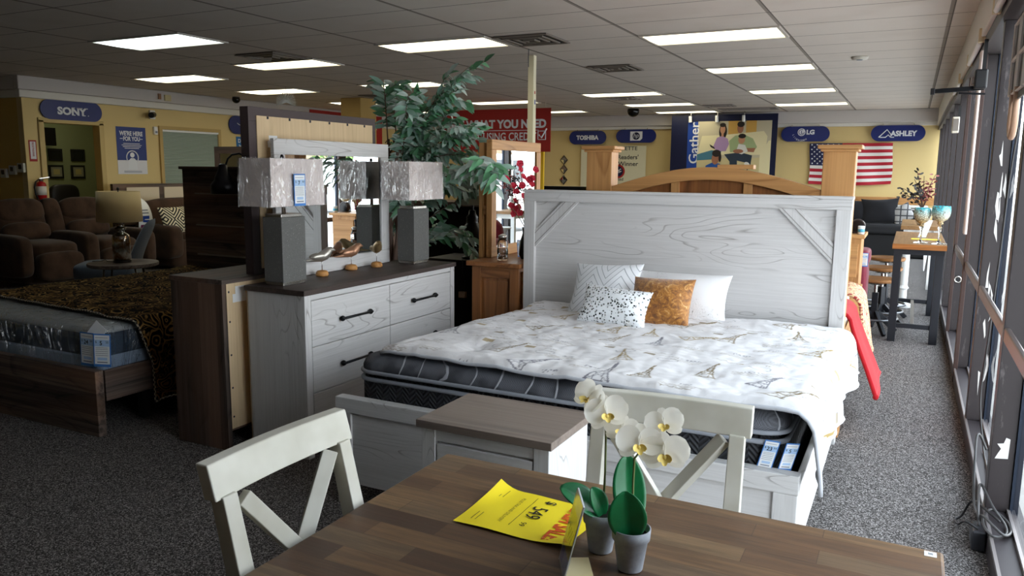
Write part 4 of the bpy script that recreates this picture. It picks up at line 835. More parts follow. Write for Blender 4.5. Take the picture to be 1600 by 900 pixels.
# leaflet on the loveseat back
pts=[(0,0,0)]
def leaf_f(u,v):
    a=v*1.9; r=.34; base=Vector((-10.27,7.80,.73)); d=Vector((1,0,0)); s=Vector((0,1,0))
    return base+d*(r*math.sin(a)*.9-.05)+Vector((0,0,r*math.cos(a)*1.0-.02))+s*((u-.5)*.24)
o=obj('leaflet',MB().grid(leaf_f,4,14),M['paper'],label='white printed leaflet draped over the brown loveseat back',cat='leaflet',smooth=True,solid=.002)
q=MB()
for v in(.55,.62): 
    q.poly([leaf_f(.2,v)+Vector((.004,-.002,.002)),leaf_f(.8,v)+Vector((.004,-.002,.002)),leaf_f(.8,v+.03)+Vector((.004,-.002,.002)),leaf_f(.2,v+.03)+Vector((.004,-.002,.002))])
obj('printed_lines',q,M['greyink'],o,label='grey printed lines'); 
q=MB().poly([leaf_f(.25,.70)+Vector((.004,-.002,.001)),leaf_f(.8,.70)+Vector((.004,-.002,.001)),leaf_f(.75,.86)+Vector((.004,-.002,.001)),leaf_f(.3,.84)+Vector((.004,-.002,.001))]); obj('blue_picture',q,M['midblue'],o); q=MB().poly([leaf_f(.15,.9)+Vector((.004,-.002,.001)),leaf_f(.85,.9)+Vector((.004,-.002,.001)),leaf_f(.85,.97)+Vector((.004,-.002,.001)),leaf_f(.15,.97)+Vector((.004,-.002,.001))]); obj('purple_band',q,plain((120,40,90),.5),o)
# ---- grey accent chair behind the round table
GREYF=fabric('slate_tweed',(78,86,98),(98,106,118),200)
t=thing('accent_chair','slate grey armless accent chair behind the round side table','chair',(-7.76,5.60,0),math.radians(222))
obj('seat',rbox(MB(),(.05,0,.38),.62,.60,.20,.4),GREYF,t,**k)
q=MB()
for i,(x0_,z0_) in enumerate(((-.25,.42),)):
    def bf(sg):
        def g(u,v):
            y=(u-.5)*.58; zz=.36+.58*v; top=1-.10*(2*u-1)**4; x=-.22-.22*v**1.3+.05*(2*u-1)**2+sg*.035*(1-(2*u-1)**6)*(1-max(0,2*v-1)**6); return (x,y,.36+.58*v*top)
        return g
    q.grid(bf(1),16,14); q.grid(bf(-1),16,14,flip=True)
bk=obj('backrest',q,GREYF,t,**k)
for sg in(1,):
    obj('piping',MB().tube([(-.22-.22*v**1.3+.05,-.29,.36+.58*v*.9) for v in [i/12 for i in range(13)]],.008,6),plain((52,58,68),.8),bk,**k)
for x in(-.2,.28):
    for y in(-.24,.24): obj('leg',MB().cyl((x,y,0),(x*.9,y*.9,.3),.014,.02,10),M['black'],t,local=True)
# ---- round side table with mercury glass lamp
t=thing('side_table','round grey brown side table on thin metal legs','table',(-7.05,5.2,0))
obj('top',MB().lathe([(0,.512),(.31,.512),(.328,.520),(.33,.535),(.328,.55),(0,.55)],(-7.05,5.2,0),48),M['grey_x'],t)
for a in(.4,1.97,3.54,5.11):
    c_,s_=math.cos(a),math.sin(a); obj('leg',MB().tube([(-7.05+.20*c_,5.2+.20*s_,.512),(-7.05+.29*c_,5.2+.29*s_,0)],.009,8),M['steel'],t,smooth=True)
t=thing('table_lamp','mercury glass table lamp with a tan drum shade on the round table','lamp',(-7.06,5.2,.55))
merc=N('mercury_glass'); v=merc.co(); fz=merc.noise(v,14,4,.6); merc.col(merc.mix(merc.ramp(fz,[(.4,0),(.6,1)]),lin((214,214,210)),lin((150,110,64)))).p(Roughness=.14,Metallic=.9)
obj('base_ring',MB().cyl((-7.06,5.2,.551),(-7.06,5.2,.575),.085,n=28),plain((60,54,50),.3,.8),t,smooth=False)
obj('body',MB().lathe([(.075,.025),(.085,.04),(.085,.24),(.078,.275),(.05,.295),(.038,.30),(.038,.325),(.052,.33),(.052,.35),(.036,.355),(.034,.385),(.045,.39),(.045,.405),(0,.405)],(-7.06,5.2,.55),32),merc.m,t,smooth=True)
sh=MB().lathe([(.212,0),(.200,.30),(.197,.30),(.209,0)],(-7.06,5.2,.962),48); obj('lamp_shade',sh,fabric('tan_linen_shade',(200,170,118),(212,184,134),300),t,smooth=True)
obj('finial',MB().cyl((-7.06,5.2,.95),(-7.06,5.2,1.285),.006).ell((-7.06,5.2,1.285),.014,.014,.018,10,8),M['black'],t,smooth=True)
obj('power_cord',MB().tube([(-7.14,5.16,.556),(-7.20,5.13,.556),(-7.25,5.15,.57),(-7.28,5.12,.556),(-7.33,5.06,.556)],.004,6),M['black'],t,smooth=True)
# ---- dark headboard shown from the back against the left wall
t=thing('headboard','dark wooden headboard with two pale back panels behind the loveseat','headboard',(-10.7,8.5,0))
obj('frame',MB().box(-10.76,-10.70,7.80,9.36,.0,1.245),M['dark_y'],t,bevel=.004)
obj('panel',MB().box(-10.70,-10.685,8.02,8.60,.98,1.19),plain((214,198,172),.7),t,label='pale back panel'); obj('panel',MB().box(-10.70,-10.685,8.70,9.24,.98,1.19),plain((214,198,172),.7),t,label='pale back panel')
obj('cross_rail',MB().box(-10.70,-10.67,7.82,9.34,.62,.96),M['dark_y'],t,bevel=.003)
t=thing('nightstand','dark little cabinet at the far left of the sofa','nightstand',(-9.85,5.1,0))
obj('case',MB().box(-10.05,-9.65,4.95,5.35,0,.62),M['planks_dark_x'],t,bevel=.004); obj('top',MB().box(-10.07,-9.63,4.93,5.37,.62,.645),M['black'],t); d=obj('drawer',MB().box(-10.02,-9.68,4.935,4.95,.35,.58),M['dark_x'],t); obj('knob',MB().ell((-9.85,4.92,.46),.015,.015,.015,10,6),M['steel'],d,smooth=True)
# ---- office seen through the doorway
fr=M['black']
for (y0,y1,z0,z1,lb,doc) in [(8.50,8.75,1.59,1.80,'upper left black picture frame on the office wall',0),(8.91,9.17,1.59,1.80,'upper right black picture frame on the office wall',0),(8.485,8.75,1.287,1.52,'lower left framed certificate on the office wall',1),(8.89,9.15,1.285,1.52,'lower right framed certificate on the office wall',1)]:
    t=thing('framed_picture',lb,'picture',(-13.29,(y0+y1)/2,z0)); obj('frame',MB().box(-13.3,-13.275,y0,y1,z0,z1),fr,t,bevel=.004)
    obj('print',MB().box(-13.275,-13.272,y0+.035,y1-.035,z0+.035,z1-.035),plain((150,152,130),.6) if doc else plain((30,32,30),.2),t)
    if doc: obj('seal',MB().box(-13.272,-13.2705,y0+.075,y1-.075,z0+.07,z1-.07),plain((190,180,120),.6),t)
t=thing('wall_monitor','black wall mounted panel at the office door edge','monitor',(-13.0,8.3,1.84)); obj('screen',MB().box(-13.03,-12.99,8.10,8.47,1.84,2.14),plain((16,16,18),.2),t,bevel=.004); obj('bracket',MB().box(-13.3,-13.03,8.2,8.25,1.95,2.0),M['black'],t)
t=thing('office_chair','black office chair in the green office','chair',(-12.3,8.0,0)); obj('backrest',rbox(MB(),(-12.25,8.05,.95),.14,.50,.52,.5),M['black'],t,smooth=True); obj('seat',rbox(MB(),(-12.45,7.95,.5),.5,.5,.12,.5),M['black'],t,smooth=True); obj('post',MB().cyl((-12.4,8,.08),(-12.4,8,.48),.03),M['blackmetal'],t); obj('spine',MB().bar((-12.4,8,.48),(-12.22,8.05,.8),.05,.02),M['blackmetal'],t)
for a in range(5): obj('base_arm',MB().bar((-12.4,8,.09),(-12.4+.28*math.cos(a*1.257),8+.28*math.sin(a*1.257),.03),.05,.04),M['blackmetal'],t)
# ================================================================ pine bedroom set, tall plant, urn lamp
t=thing('bed','tall pine bed with square posts and an arched headboard behind the white bed','bed',(-1.07,5.8,0))
for x0,x1,lb in((-1.868,-1.70,0),(-.455,-.285,1)):
    p=obj('bed_post',MB().box(x0,x1,4.72,4.85,.0,1.635),M['pine_z'],t,bevel=.004)
    obj('post_cap',MB().box(x0-.03,x1+.03,4.69,4.88,1.645,1.668).box(x0-.015,x1+.015,4.705,4.865,1.63,1.646),M['pine_x'],p,bevel=.006)
    obj('foot_block',MB().box(x0-.012,x1+.012,4.708,4.862,.0,.07).box(x0-.006,x1+.006,4.714,4.856,.07,.085),M['pine_x'],p,bevel=.004)
arch=lambda x:1.415+.125*math.cos((x+1.078)/.625*PI/2)**1.0
n_=28; xs=[-1.70+(1.245)*i/n_ for i in range(n_+1)]
poly=[(x,arch(x)) for x in xs]+[(x,arch(x)-.075-.03*abs((x+1.078)/.625)**3*0) for x in xs[::-1]]
a=obj('arched_rail',MB().prism(poly,'y',4.73,4.80),M['pine_x'],t,bevel=.003)
obj('crown_block',MB().box(-1.04,-.83,4.725,4.80,1.53,1.556),M['pine_x'],a,bevel=.003)
def cut_panel(x0,x1,y0,y1,zb):
    xs=[x0+(x1-x0)*i/8 for i in range(9)]; return MB().prism([(x,arch(x)-.07) for x in xs]+[(x1,zb),(x0,zb)],'y',y0,y1)
obj('panel',cut_panel(-1.70,-.455,4.765,4.79,.5),M['pinedk_z'],t)
for x in(-1.32,-.885): obj('panel_stile',cut_panel(x,x+.05,4.745,4.79,.5),M['pine_z'],t,bevel=.002)
obj('lower_rail',MB().box(-1.70,-.455,4.74,4.80,.30,.55),M['pine_x'],t)
for x in(-1.80,-.36): obj('side_rail',MB().box(x,x+.03,4.85,6.85,.18,.38),M['pine_y'],t,bevel=.003)
obj('footboard',MB().box(-1.85,-.30,6.85,6.92,.0,.62),M['pine_x'],t,bevel=.004)
obj('slat_support',MB().box(-1.78,-.37,4.86,6.84,.22,.25),M['pine_x'],t)
o=thing('mattress','white mattress under the red comforter on the pine bed','mattress',(-1.07,5.8,.26)); obj('core',slab_rr(-1.76,-.38,4.87,6.83,.1,[(.01,.255),(0,.27),(0,.60),(.02,.625)]),M['white'],o); obj('top_panel',slab_rr(-1.755,-.385,4.875,6.825,.1,[(.0,.62),(.03,.642),(.1,.65)]),M['white'],o,smooth=True)
def drape(y0,y1,topz,xl,xe,r,L,flare,amp,seed,front=0):
    from mathutils import noise as mn
    W=(xe-xl)+r*1.571+L
    def f(u,v):
        s=u*W; y=y0+(y1-y0)*v; z=topz+.015*mn.noise((s*4,y*4,seed)); q=s-(xe-xl)
        if q<=0: x=xl+s
        else:
            if q<r*1.571: a=q/r; x=xe+r*math.sin(a); dz=r*(1-math.cos(a))
            else: x=xe+r+(q-r*1.571)*flare; dz=r+(q-r*1.571)*.985
            k=min(1,q/.25); x+=k*amp*math.sin(y*11+seed); z-=dz; y-=front*k*(1-v)*max(0,(q/ (L+r)))
        return (x,y,z)
    return f
redf=fabric('red_cotton',(160,20,30),(176,30,38),260)
f=drape(5.0,5.5,.69,-1.78,-.34,.08,.385,.42,.008,2,.14); t=thing('comforter','red comforter hanging off the right side of the pine bed','comforter',(-1,5.5,.66)); obj('cover',MB().grid(f,60,30),redf,t,smooth=True,solid=.02); obj('hem',MB().tube([f(1,i/30) for i in range(31)],.016,8),redf,t,smooth=True)
pq=N('red_cream_brocade'); v=pq.co(); fz=pq.noise(v,22,2,.5,1.2); l=pq.ramp(pq.math('FRACT',pq.math('MULTIPLY',fz,5)),[(0,0),(.30,0),(.36,1),(.66,1),(.72,0)]); pq.col(pq.mix(l,lin((222,196,150)),lin((150,40,44)))).p(Roughness=.75)
f=drape(5.52,6.05,.725,-1.78,-.34,.11,.32,.16,.012,6,.0); t=thing('quilt','cream and red patterned quilt hanging off the pine bed behind the red comforter','quilt',(-1,6.2,.7)); obj('cover',MB().grid(f,60,30),pq.m,t,smooth=True,solid=.02); obj('hem',MB().tube([f(1,i/30) for i in range(31)],.016,8),pq.m,t,smooth=True)
# pine dresser and mirror at the left of that bed
t=thing('dresser','pine dresser with a panelled side beside the white headboard','dresser',(-2.42,5.3,0))
obj('top',MB().box(-2.66,-2.252,4.545,6.05,.868,.90),M['pinedk_y'],t,bevel=.006)
obj('case',MB().box(-2.62,-2.285,4.60,6.0,.0,.868),M['pinedk_z'],t)
for x in(-2.63,-2.342): obj('side_stile',MB().box(x,x+.065,4.578,4.60,.0,.868),M['pinedk_z'],t,bevel=.003)
for z,h in((.79,.078),(.04,.09)): obj('side_rail',MB().box(-2.565,-2.342,4.582,4.60,z,z+h),M['pinedk_x'],t,bevel=.003)
obj('side_panel',MB().box(-2.545,-2.36,4.592,4.60,.15,.77),M['pinedk_z'],t,bevel=.003)
for z in(.12,.37,.62):
    for y in(4.64,5.32):
        d=obj('drawer',MB().box(-2.285,-2.268,y,y+.64,z,z+.22),M['pine_y'],t,bevel=.003); obj('knob',MB().ell((-2.256,y+.32,z+.11),.016,.016,.016,12,8),M['black'],d,smooth=True)
t=thing('dresser_mirror','pine framed mirror standing on the pine dresser','mirror',(-2.62,5.2,.9))
y0,y1,z0,z1=4.80,5.60,.901,1.72
obj('frame_rail',MB().box(-2.645,-2.60,y0,y1,z1-.07,z1),M['pine_y'],t,bevel=.004); obj('frame_rail',MB().box(-2.645,-2.60,y0,y1,z0,z0+.075),M['pine_y'],t,bevel=.004)
for y in(y0,y1-.07): obj('frame_stile',MB().box(-2.645,-2.60,y,y+.07,z0+.075,z1-.07),M['pine_z'],t,bevel=.004)
obj('glass',MB().poly([(-2.612,y0+.06,z0+.06),(-2.612,y1-.06,z0+.06),(-2.612,y1-.06,z1-.06),(-2.612,y0+.06,z1-.06)]),M['mirror'],t)
obj('backing',MB().box(-2.648,-2.62,y0+.02,y1-.02,z0+.02,z1-.02),M['ply'],t)
for y in(y0+.03,y1-.07): obj('support_post',MB().box(-2.72,-2.68,y,y+.045,.0,1.70),M['pine_z'],t,bevel=.003)
obj('support_bar',MB().box(-2.69,-2.64,y0+.03,y1-.03,1.2,1.26),M['pine_y'],t)
t=thing('nightstand','small pine nightstand between the pine dresser and the white headboard','nightstand',(-2.10,4.73,0))
obj('top',MB().box(-2.19,-1.90,4.50,4.56,.735,.757),M['pinedk_x'],t,bevel=.004) if False else None
obj('top',MB().box(-2.185,-1.90,4.68,5.05,.712,.735),M['pinedk_x'],t,bevel=.004); obj('case',MB().box(-2.17,-1.915,4.70,5.04,0,.712),M['pinedk_z'],t); d=obj('drawer',MB().box(-2.15,-1.93,4.685,4.70,.45,.67),M['pinedk_x'],t,bevel=.003); obj('knob',MB().ell((-2.04,4.675,.56),.014,.014,.014,10,6),M['black'],d,smooth=True)
# things on the pine dresser
t=thing('glass_jar','clear ribbed glass jar on the pine dresser','jar',(-2.46,4.70,.9)); obj('body',MB().lathe([(.034,.001),(.038,.01),(.038,.03),(.034,.035),(.038,.045),(.038,.075),(.034,.08),(.038,.09),(.038,.12),(.030,.14),(.026,.15),(.023,.15),(.03,.12),(.03,.01),(0,.008)],(-2.46,4.70,.9),28),M['clearglass'],t,smooth=True); obj('lid',MB().lathe([(.029,.15),(.030,.17),(.01,.178),(0,.178)],(-2.46,4.70,.9),24),M['steel'],t,smooth=True)
price_tag('price_card','small white price card standing on the pine dresser','_' and (-2.43,4.93,.965),(.5,.86,0),(-.1,.05,1),.07,.12,'9','99')
t=thing('flower_vase','vase of bright red orchid sprays in front of the pine mirror','flowers',(-2.36,4.86,.9))
obj('vase',MB().lathe([(.035,.001),(.05,.03),(.045,.12),(.025,.18),(.03,.22),(.026,.22),(.02,.18),(0,.17)],(-2.36,4.86,.9),24),M['black'],t,smooth=True)
REDP=plain((206,38,66),.55); rr=random.Random(3)
for k,(tip,n) in enumerate((((-2.44,4.72,1.36),5),((-2.40,4.83,1.44),6),((-2.36,4.97,1.42),6),((-2.44,4.70,1.18),4))):
    tp=Vector(tip); P=[Vector((-2.36,4.86,1.1)).lerp(tp,i/8)+Vector((0,0,.10*math.sin(PI*i/8*.6))) for i in range(9)]; st=obj('stem',MB().tube(P,.003,6),plain((150,120,90),.6),t,smooth=True)
    for i in range(n):
        p=P[3+min(5,i)]+Vector((rr.uniform(-.02,.02),rr.uniform(-.03,.03),rr.uniform(-.025,.03))); q=MB(); F=Vector((rr.uniform(.2,1),rr.uniform(-1,-.1),rr.uniform(-.1,.6))).normalized(); up=Vector((0,0,1))-F*F.z; up.normalize(); R=up.cross(F)
        for j in range(5): petal(q,p,R*math.cos(j*1.257+k)+up*math.sin(j*1.257+k),F,.026,.014,.3)
        obj('blossom',q,REDP,st,smooth=True)
q=MB()
for i in range(26):
    p=Vector((-2.42+rr.uniform(-.04,.06),4.80+rr.uniform(-.08,.10),1.30+rr.uniform(-.08,.12))); q.ell(p,.005,.005,.007,6,4)
obj('buds',q,plain((90,40,44),.6),t)['kind']='stuff'
# ---- urn lamp on a black cabinet, price sign, dark console behind the plant
t=thing('pedestal_cabinet','narrow black cabinet under the urn lamp','cabinet',(-3.15,5.55,0))
obj('case',MB().box(-3.45,-2.90,5.33,5.72,.02,.78),plain((22,21,22),.4),t,bevel=.004); obj('top',MB().box(-3.47,-2.88,5.31,5.74,.78,.80),plain((30,29,30),.35),t,bevel=.003); obj('plinth',MB().box(-3.44,-2.91,5.35,5.71,0,.03),M['black'],t)
obj('door',MB().box(-3.16,-2.92,5.318,5.33,.06,.74),plain((24,23,24),.38),t,bevel=.003)
t=thing('plug_adapter','beige plug adapter hanging on the black cabinet','plug',(-3.13,5.30,.50)); obj('body',MB().box(-3.16,-3.10,5.282,5.316,.50,.55),plain((190,168,150),.5),t,bevel=.004); obj('cord',MB().tube([(-3.11,5.30,.55),(-3.10,5.30,.62),(-3.13,5.305,.70),(-3.135,5.305,.805)],.005,6),M['black'],t,smooth=True)
t=thing('table_lamp','black ribbed urn lamp with a white drum shade behind the plant','lamp',(-3.135,5.46,.8))
prof=[(.085,0),(.088,.012),(.06,.025),(.035,.05),(.03,.075)]+[(.045+.055*math.sin(PI*min(1,(i+1)/20)**.8)+(.004 if i%2 else 0),.08+.011*i) for i in range(24)]+[(.03,.36),(.025,.39),(0,.39)]
obj('urn_body',MB().lathe(prof,(-3.135,5.46,.8),30),plain((28,26,26),.28,.2),t,smooth=True); obj('lamp_shade',MB().lathe([(.135,0),(.12,.24),(.117,.24),(.132,0)],(-3.12,5.46,1.235),36),plain((232,232,228),.7),t,smooth=True); obj('neck',MB().cyl((-3.13,5.46,1.18),(-3.13,5.46,1.40),.008),M['black'],t)
o=obj('sign_card',MB().hexa([(-3.0,5.20,.825),(-2.945,5.20,.825),(-2.945,5.215,.825),(-3.0,5.215,.825),(-2.955,5.25,1.02),(-2.89,5.25,1.02),(-2.89,5.262,1.02),(-2.955,5.262,1.02)]),plain((82,86,96),.5),label='dark grey standing price card beside the urn lamp',cat='card')
o.location.y+=.16
t=thing('console_table','dark two shelf console behind the tall plant','console',(-4.2,6.7,0))
for z in(.38,.86,1.16): obj('shelf',MB().box(-5.0,-3.2,6.5,6.95,z,z+.04),M['dark_x'],t,bevel=.003)
for x in(-5.0,-3.26): obj('side_panel',MB().box(x,x+.06,6.5,6.95,0,1.16),M['dark_z'],t,bevel=.003)
obj('back_panel',MB().box(-5.0,-3.2,6.94,6.96,.0,1.16),plain((24,18,16),.7),t)
t=thing('storage_cabinet','dark brown cabinet behind the far grey lamp','cabinet',(-4.4,5.75,0)); obj('case',MB().box(-4.75,-4.05,5.6,6.0,0,1.0),M['planks_dark_z'],t,bevel=.004); obj('top',MB().box(-4.78,-4.02,5.57,6.03,1.0,1.03),M['dark_x'],t,bevel=.003); d=obj('door',MB().box(-4.72,-4.08,5.585,5.60,.06,.96),M['dark_z'],t,bevel=.003); obj('knob',MB().ell((-4.14,5.57,.55),.015,.015,.015,10,6),M['steel'],d)
# ---- tall artificial ficus
def ficus():
    t=thing('potted_tree','tall artificial ficus tree behind the white dresser','plant',(-3.62,5.12,0)); rr=random.Random(12)
    obj('pot',MB().lathe([(.13,0),(.15,.02),(.19,.30),(.20,.34),(.185,.34),(.17,.30),(0,.29)],(-3.62,5.12,0),32),plain((70,58,48),.6),t,smooth=True)
    C0=Vector((-3.62,5.12,.30)); bark=wood('ficus_bark',(128,104,92),(84,64,56),'z',streak=20,rough=.8)
    trunks=[]
    for k in range(4):
        a=k*1.6+.3; P=[C0+Vector((.05*math.cos(a+z*2.6)*(1+.25*z),.05*math.sin(a+z*2.6)*(1+.25*z),z)) for z in [i*.12 for i in range(13)]]; trunks.append(P); obj('trunk',MB().tube(P,[.022-.0009*i for i in range(13)],9),bark,t,smooth=True)
    tips=[(-4.02,2.25),(-3.93,2.16),(-3.77,2.12),(-3.63,2.02),(-3.29,2.20),(-3.20,2.31),(-3.40,2.08),(-3.63,1.86),(-3.50,1.92),(-3.76,1.68),(-3.38,1.76),(-3.22,1.84),(-3.06,1.84),(-3.12,1.62),(-2.95,1.56),(-2.92,1.48),(-2.99,1.34),(-3.13,.96),(-3.42,.98),(-3.33,1.33),(-3.72,1.58),(-3.64,1.42),(-3.86,1.20),(-3.84,1.40),(-3.54,1.55),(-3.40,1.48),(-3.25,1.46),(-3.52,1.30),(-3.7,1.95),(-3.45,1.62),(-3.90,1.05),(-3.30,1.92),(-3.6,1.70)]
    fol=[MB(),MB(),MB()]; tw=MB()
    def leaf(mb,p,d,n,L,W):
        d=d.normalized(); s=d.cross(n); 
        if s.length<1e-3: return
        s.normalize(); n=s.cross(d).normalized(); vs=[]; 
        for v,wv in((0,.06),(.25,.8),(.5,1),(.78,.62),(1,.03)):
            c=p+d*(L*v)-n*(L*.18*v*v); vs+=[c-s*(W*wv)+n*(W*wv*.35),c,c+s*(W*wv)+n*(W*wv*.35)]
        fs=[]
        for i in range(4): fs+=[(i*3,i*3+1,i*3+4,i*3+3),(i*3+1,i*3+2,i*3+5,i*3+4)]
        mb.add(vs,fs)
    for i,(x,z) in enumerate(tips):
        off=rr.uniform(-.30,.22) if z>1.0 else rr.uniform(-.1,.2); y=5.22+off; sc=(y/5.5); tip=Vector((x*sc,y,1.51+(z-1.51)*sc))
        if i in(15,14): tip.y=4.42; sc=4.42/5.5; tip=Vector((x*sc,4.42,1.51+(z-1.51)*sc))
        T=trunks[i%4]; hz=min(1.62,max(.85,tip.z-rr.uniform(.05,.5))); b=T[min(12,int((hz-.30)/.12))]
        mid=(b+tip)/2+Vector((0,0,.18 if tip.z<1.5 else .10)); P=[]
        for j in range(11):
            q=j/10; P.append(b*(1-q)**2+mid*(2*q*(1-q))+tip*q*q)
        tw.tube(P,[.007*(1-.8*j/10) for j in range(11)],5)
        nl=26
        for sub in range(3):
            if sub==0: Q=P[3:]
            else:
                st=P[5+sub]; e=tip+Vector((rr.uniform(-.14,.14),rr.uniform(-.14,.14),rr.uniform(-.16,.10))); Q=[st.lerp(e,q/6)+Vector((0,0,.03*math.sin(PI*q/6))) for q in range(7)]; tw.tube(Q,.0025,4)
            m=24 if sub==0 else 16
            for j in range(m):
                q=(j+.5)/m*(len(Q)-1); k=int(q); p=Q[k].lerp(Q[min(k+1,len(Q)-1)],q-k); d=(Q[min(k+1,len(Q)-1)]-Q[max(0,k-1)]).normalized(); sd=d.cross(Vector((0,0,1))); 
                if sd.length<.01: sd=Vector((1,0,0))
                sd.normalize(); sg=1 if j%2 else -1; dd=d*.55+sd*sg*rr.uniform(.4,.9)+Vector((0,0,rr.uniform(-.75,.15))); leaf(fol[rr.randrange(3)],p,dd,Vector((rr.uniform(.1,1),rr.uniform(-1,-.1),.45)),rr.uniform(.095,.14),rr.uniform(.017,.023))
    obj('branches',tw,bark,t)
    for f_,c1,c2 in zip(fol,((130,168,150),(172,194,184),(84,140,100)),((150,184,168),(200,214,206),(104,160,118))):
        n=N('ficus_leaf'); v=n.co(); n.col(n.mix(n.noise(v,18,2),lin(c1),lin(c2))).p(Roughness=.45); obj('foliage',f_,n.m,t,smooth=True)['kind']='stuff'
ficus()
# ================================================================ signs, posters and small things on the walls
WHT=plain((224,226,232),.5)
def pill(name,label,plane,c,w,h,draw,m=None):
    """pill-shaped plate; plane 'y' faces -Y (back wall), 'x' faces +X (left wall)"""
    R,U=(Vector((1,0,0)),Vector((0,0,1))) if plane=='y' else (Vector((0,1,0)),Vector((0,0,1)))
    F=R.cross(U); C=Vector(c); t=thing(name,label,'sign',tuple(C-U*h/2),group='blue pill shaped brand signs'); r=h/2; P=[]
    for cx,a0 in((w/2-r,-90),(-w/2+r,90)):
        for i in range(15): a=math.radians(a0+180*i/14); P.append((cx+r*math.cos(a),r*math.sin(a)))
    n=len(P); vs=[C+R*a+U*b-F*.014 for a,b in P]+[C+R*a+U*b+F*.0 for a,b in P]
    obj('plate',MB().add(vs,[tuple(range(n))[::-1],tuple(range(n,2*n))]+[(i,(i+1)%n,n+(i+1)%n,n+i) for i in range(n)]),m or M['navy'],t)
    mb=MB(); draw(mb,lambda u,v:C+R*u+U*v+F*.003,R,U); obj('lettering',mb,WHT,t)
    for s in(-.28,.28): obj('hook',MB().box(-.012,.012,-.006,.006,0,.05) if 0 else MB().bar(C+R*(s*w)+U*(h/2-.005),C+R*(s*w)+U*(h/2+.03),.012,.006,up=tuple(F)),M['steel'],t)
    return t
def T(txt,du=0,dv=0,**k): return lambda mb,at,R,U: text_on(mb,txt,at(du,dv),R,U,**k)
def ringpts(at,u,v,r,n=24,a0=0,a1=360): return [at(u+r*math.cos(math.radians(a0+(a1-a0)*i/n)),v+r*math.sin(math.radians(a0+(a1-a0)*i/n))) for i in range(n+1)]
def sony(mb,at,R,U):
    text_on(mb,'SONY',at(0,-.01),R,U,w=.46,h=.115,bold=.05)
    for u,v in((.018,-.062),(.018,.042),(.098,.042),(.138,.042),(.222,.042),(.180,-.062)): mb.poly([at(u-.026,v-.006),at(u+.026,v-.006),at(u+.026,v+.006),at(u-.026,v+.006)])   # slab serifs
    mb.poly([at(.245,-.068),at(.258,-.068),at(.258,-.055),at(.245,-.055)])
pill('brand_sign','blue pill sign with white serif letters above the office doorway','x',(-11.168,7.56,2.315),.96,.285,sony)
def whirl(mb,at,R,U):
    text_on(mb,'Whirlpool',at(.05,.0),R,U,w=.62,h=.15,bold=.02,shear=.15); P=[at(-.18+.19*math.cos(a),.03+.10*math.sin(a)+.08*(a/6)) for a in [3.6+i*.22 for i in range(18)]]; mb.tube(P,.008,5); mb.tube(ringpts(at,-.12,.085,.05),.006,5)
pill('brand_sign','blue pill sign with an italic script name beside the backwards mirror','x',(-11.168,11.10,2.285),1.08,.33,whirl)
pill('brand_sign','blue pill sign with plain block letters, first on the back wall','y',(-6.675,16.88,2.262),.90,.30,T('TOSHIBA',w=.54,h=.105,bold=.05))
def hp(mb,at,R,U):
    P=[at(u,v) for u,v in((-.13,-.10),(.10,-.10),(.15,-.05),(.15,.10),(-.13,.10))]; mb.poly(P)
pill('brand_sign','blue pill sign with a white square round logo on the back wall','y',(-5.53,16.88,2.285),.92,.29,hp)
q=MB(); C_=Vector((-5.52,16.872,2.285)); at=lambda u,v:C_+Vector((u,0,v)); q.poly(ringpts(at,0,0,.082)[:-1])
par=[o for o in bpy.data.objects if o.type=='EMPTY' and o.get('label','').startswith('blue pill sign with a white square')][0]
o=obj('logo_disc',q,M['darknavy'],par); q=MB(); C2=C_+Vector((0,-.003,0)); text_on(q,'hp',C2,(1,0,0),(0,0,1),h=.12,bold=.0,shear=.25); obj('logo_letters',q,WHT,o)
def lg(mb,at,R,U):
    mb.poly(ringpts(at,-.07,.035,.075)[:-1]); text_on(mb,'LG',at(.10,.035),R,U,w=.15,h=.095,bold=.05)
    for i,c in enumerate('LifesGood'):
        a=math.radians(200+13*i); u,v=-.07+.16*math.cos(a),.035+.165*math.sin(a); r=Vector(R)*-math.sin(a)+Vector(U)*math.cos(a); text_on(mb,c,at(u,v),r,-(Vector(R)*math.cos(a)+Vector(U)*math.sin(a)),h=.035)
par=pill('brand_sign','blue pill sign with a round white emblem left of the flag','y',(-1.995,16.88,2.29),.92,.30,lg)
q=MB(); C_=Vector((-2.065,16.873,2.325)); at=lambda u,v:C_+Vector((u,0,v)); q.tube(ringpts(at,0,0,.052,20,60,360),.006,5); q.poly([at(-.006,-.03),at(.006,-.03),at(.006,.03),at(-.006,.03)]); q.poly([at(-.006,-.03),at(.03,-.03),at(.03,-.02),at(-.006,-.02)]); obj('emblem_lines',q,M['navy'],par)
def ash(mb,at,R,U):
    text_on(mb,'ASHLEY',at(.10,-.005),R,U,w=.46,h=.105,bold=.045)
    mb.tube([at(-.33,-.075),at(-.19,.07),at(-.10,-.045)],.010,5); mb.tube([at(-.31,-.075),at(-.21,-.075),at(-.165,-.03),at(-.12,-.075),at(-.06,-.075)],.009,5)
pill('brand_sign','blue pill sign with a white roof emblem above the flag','y',(-.32,16.88,2.285),.94,.30,ash)
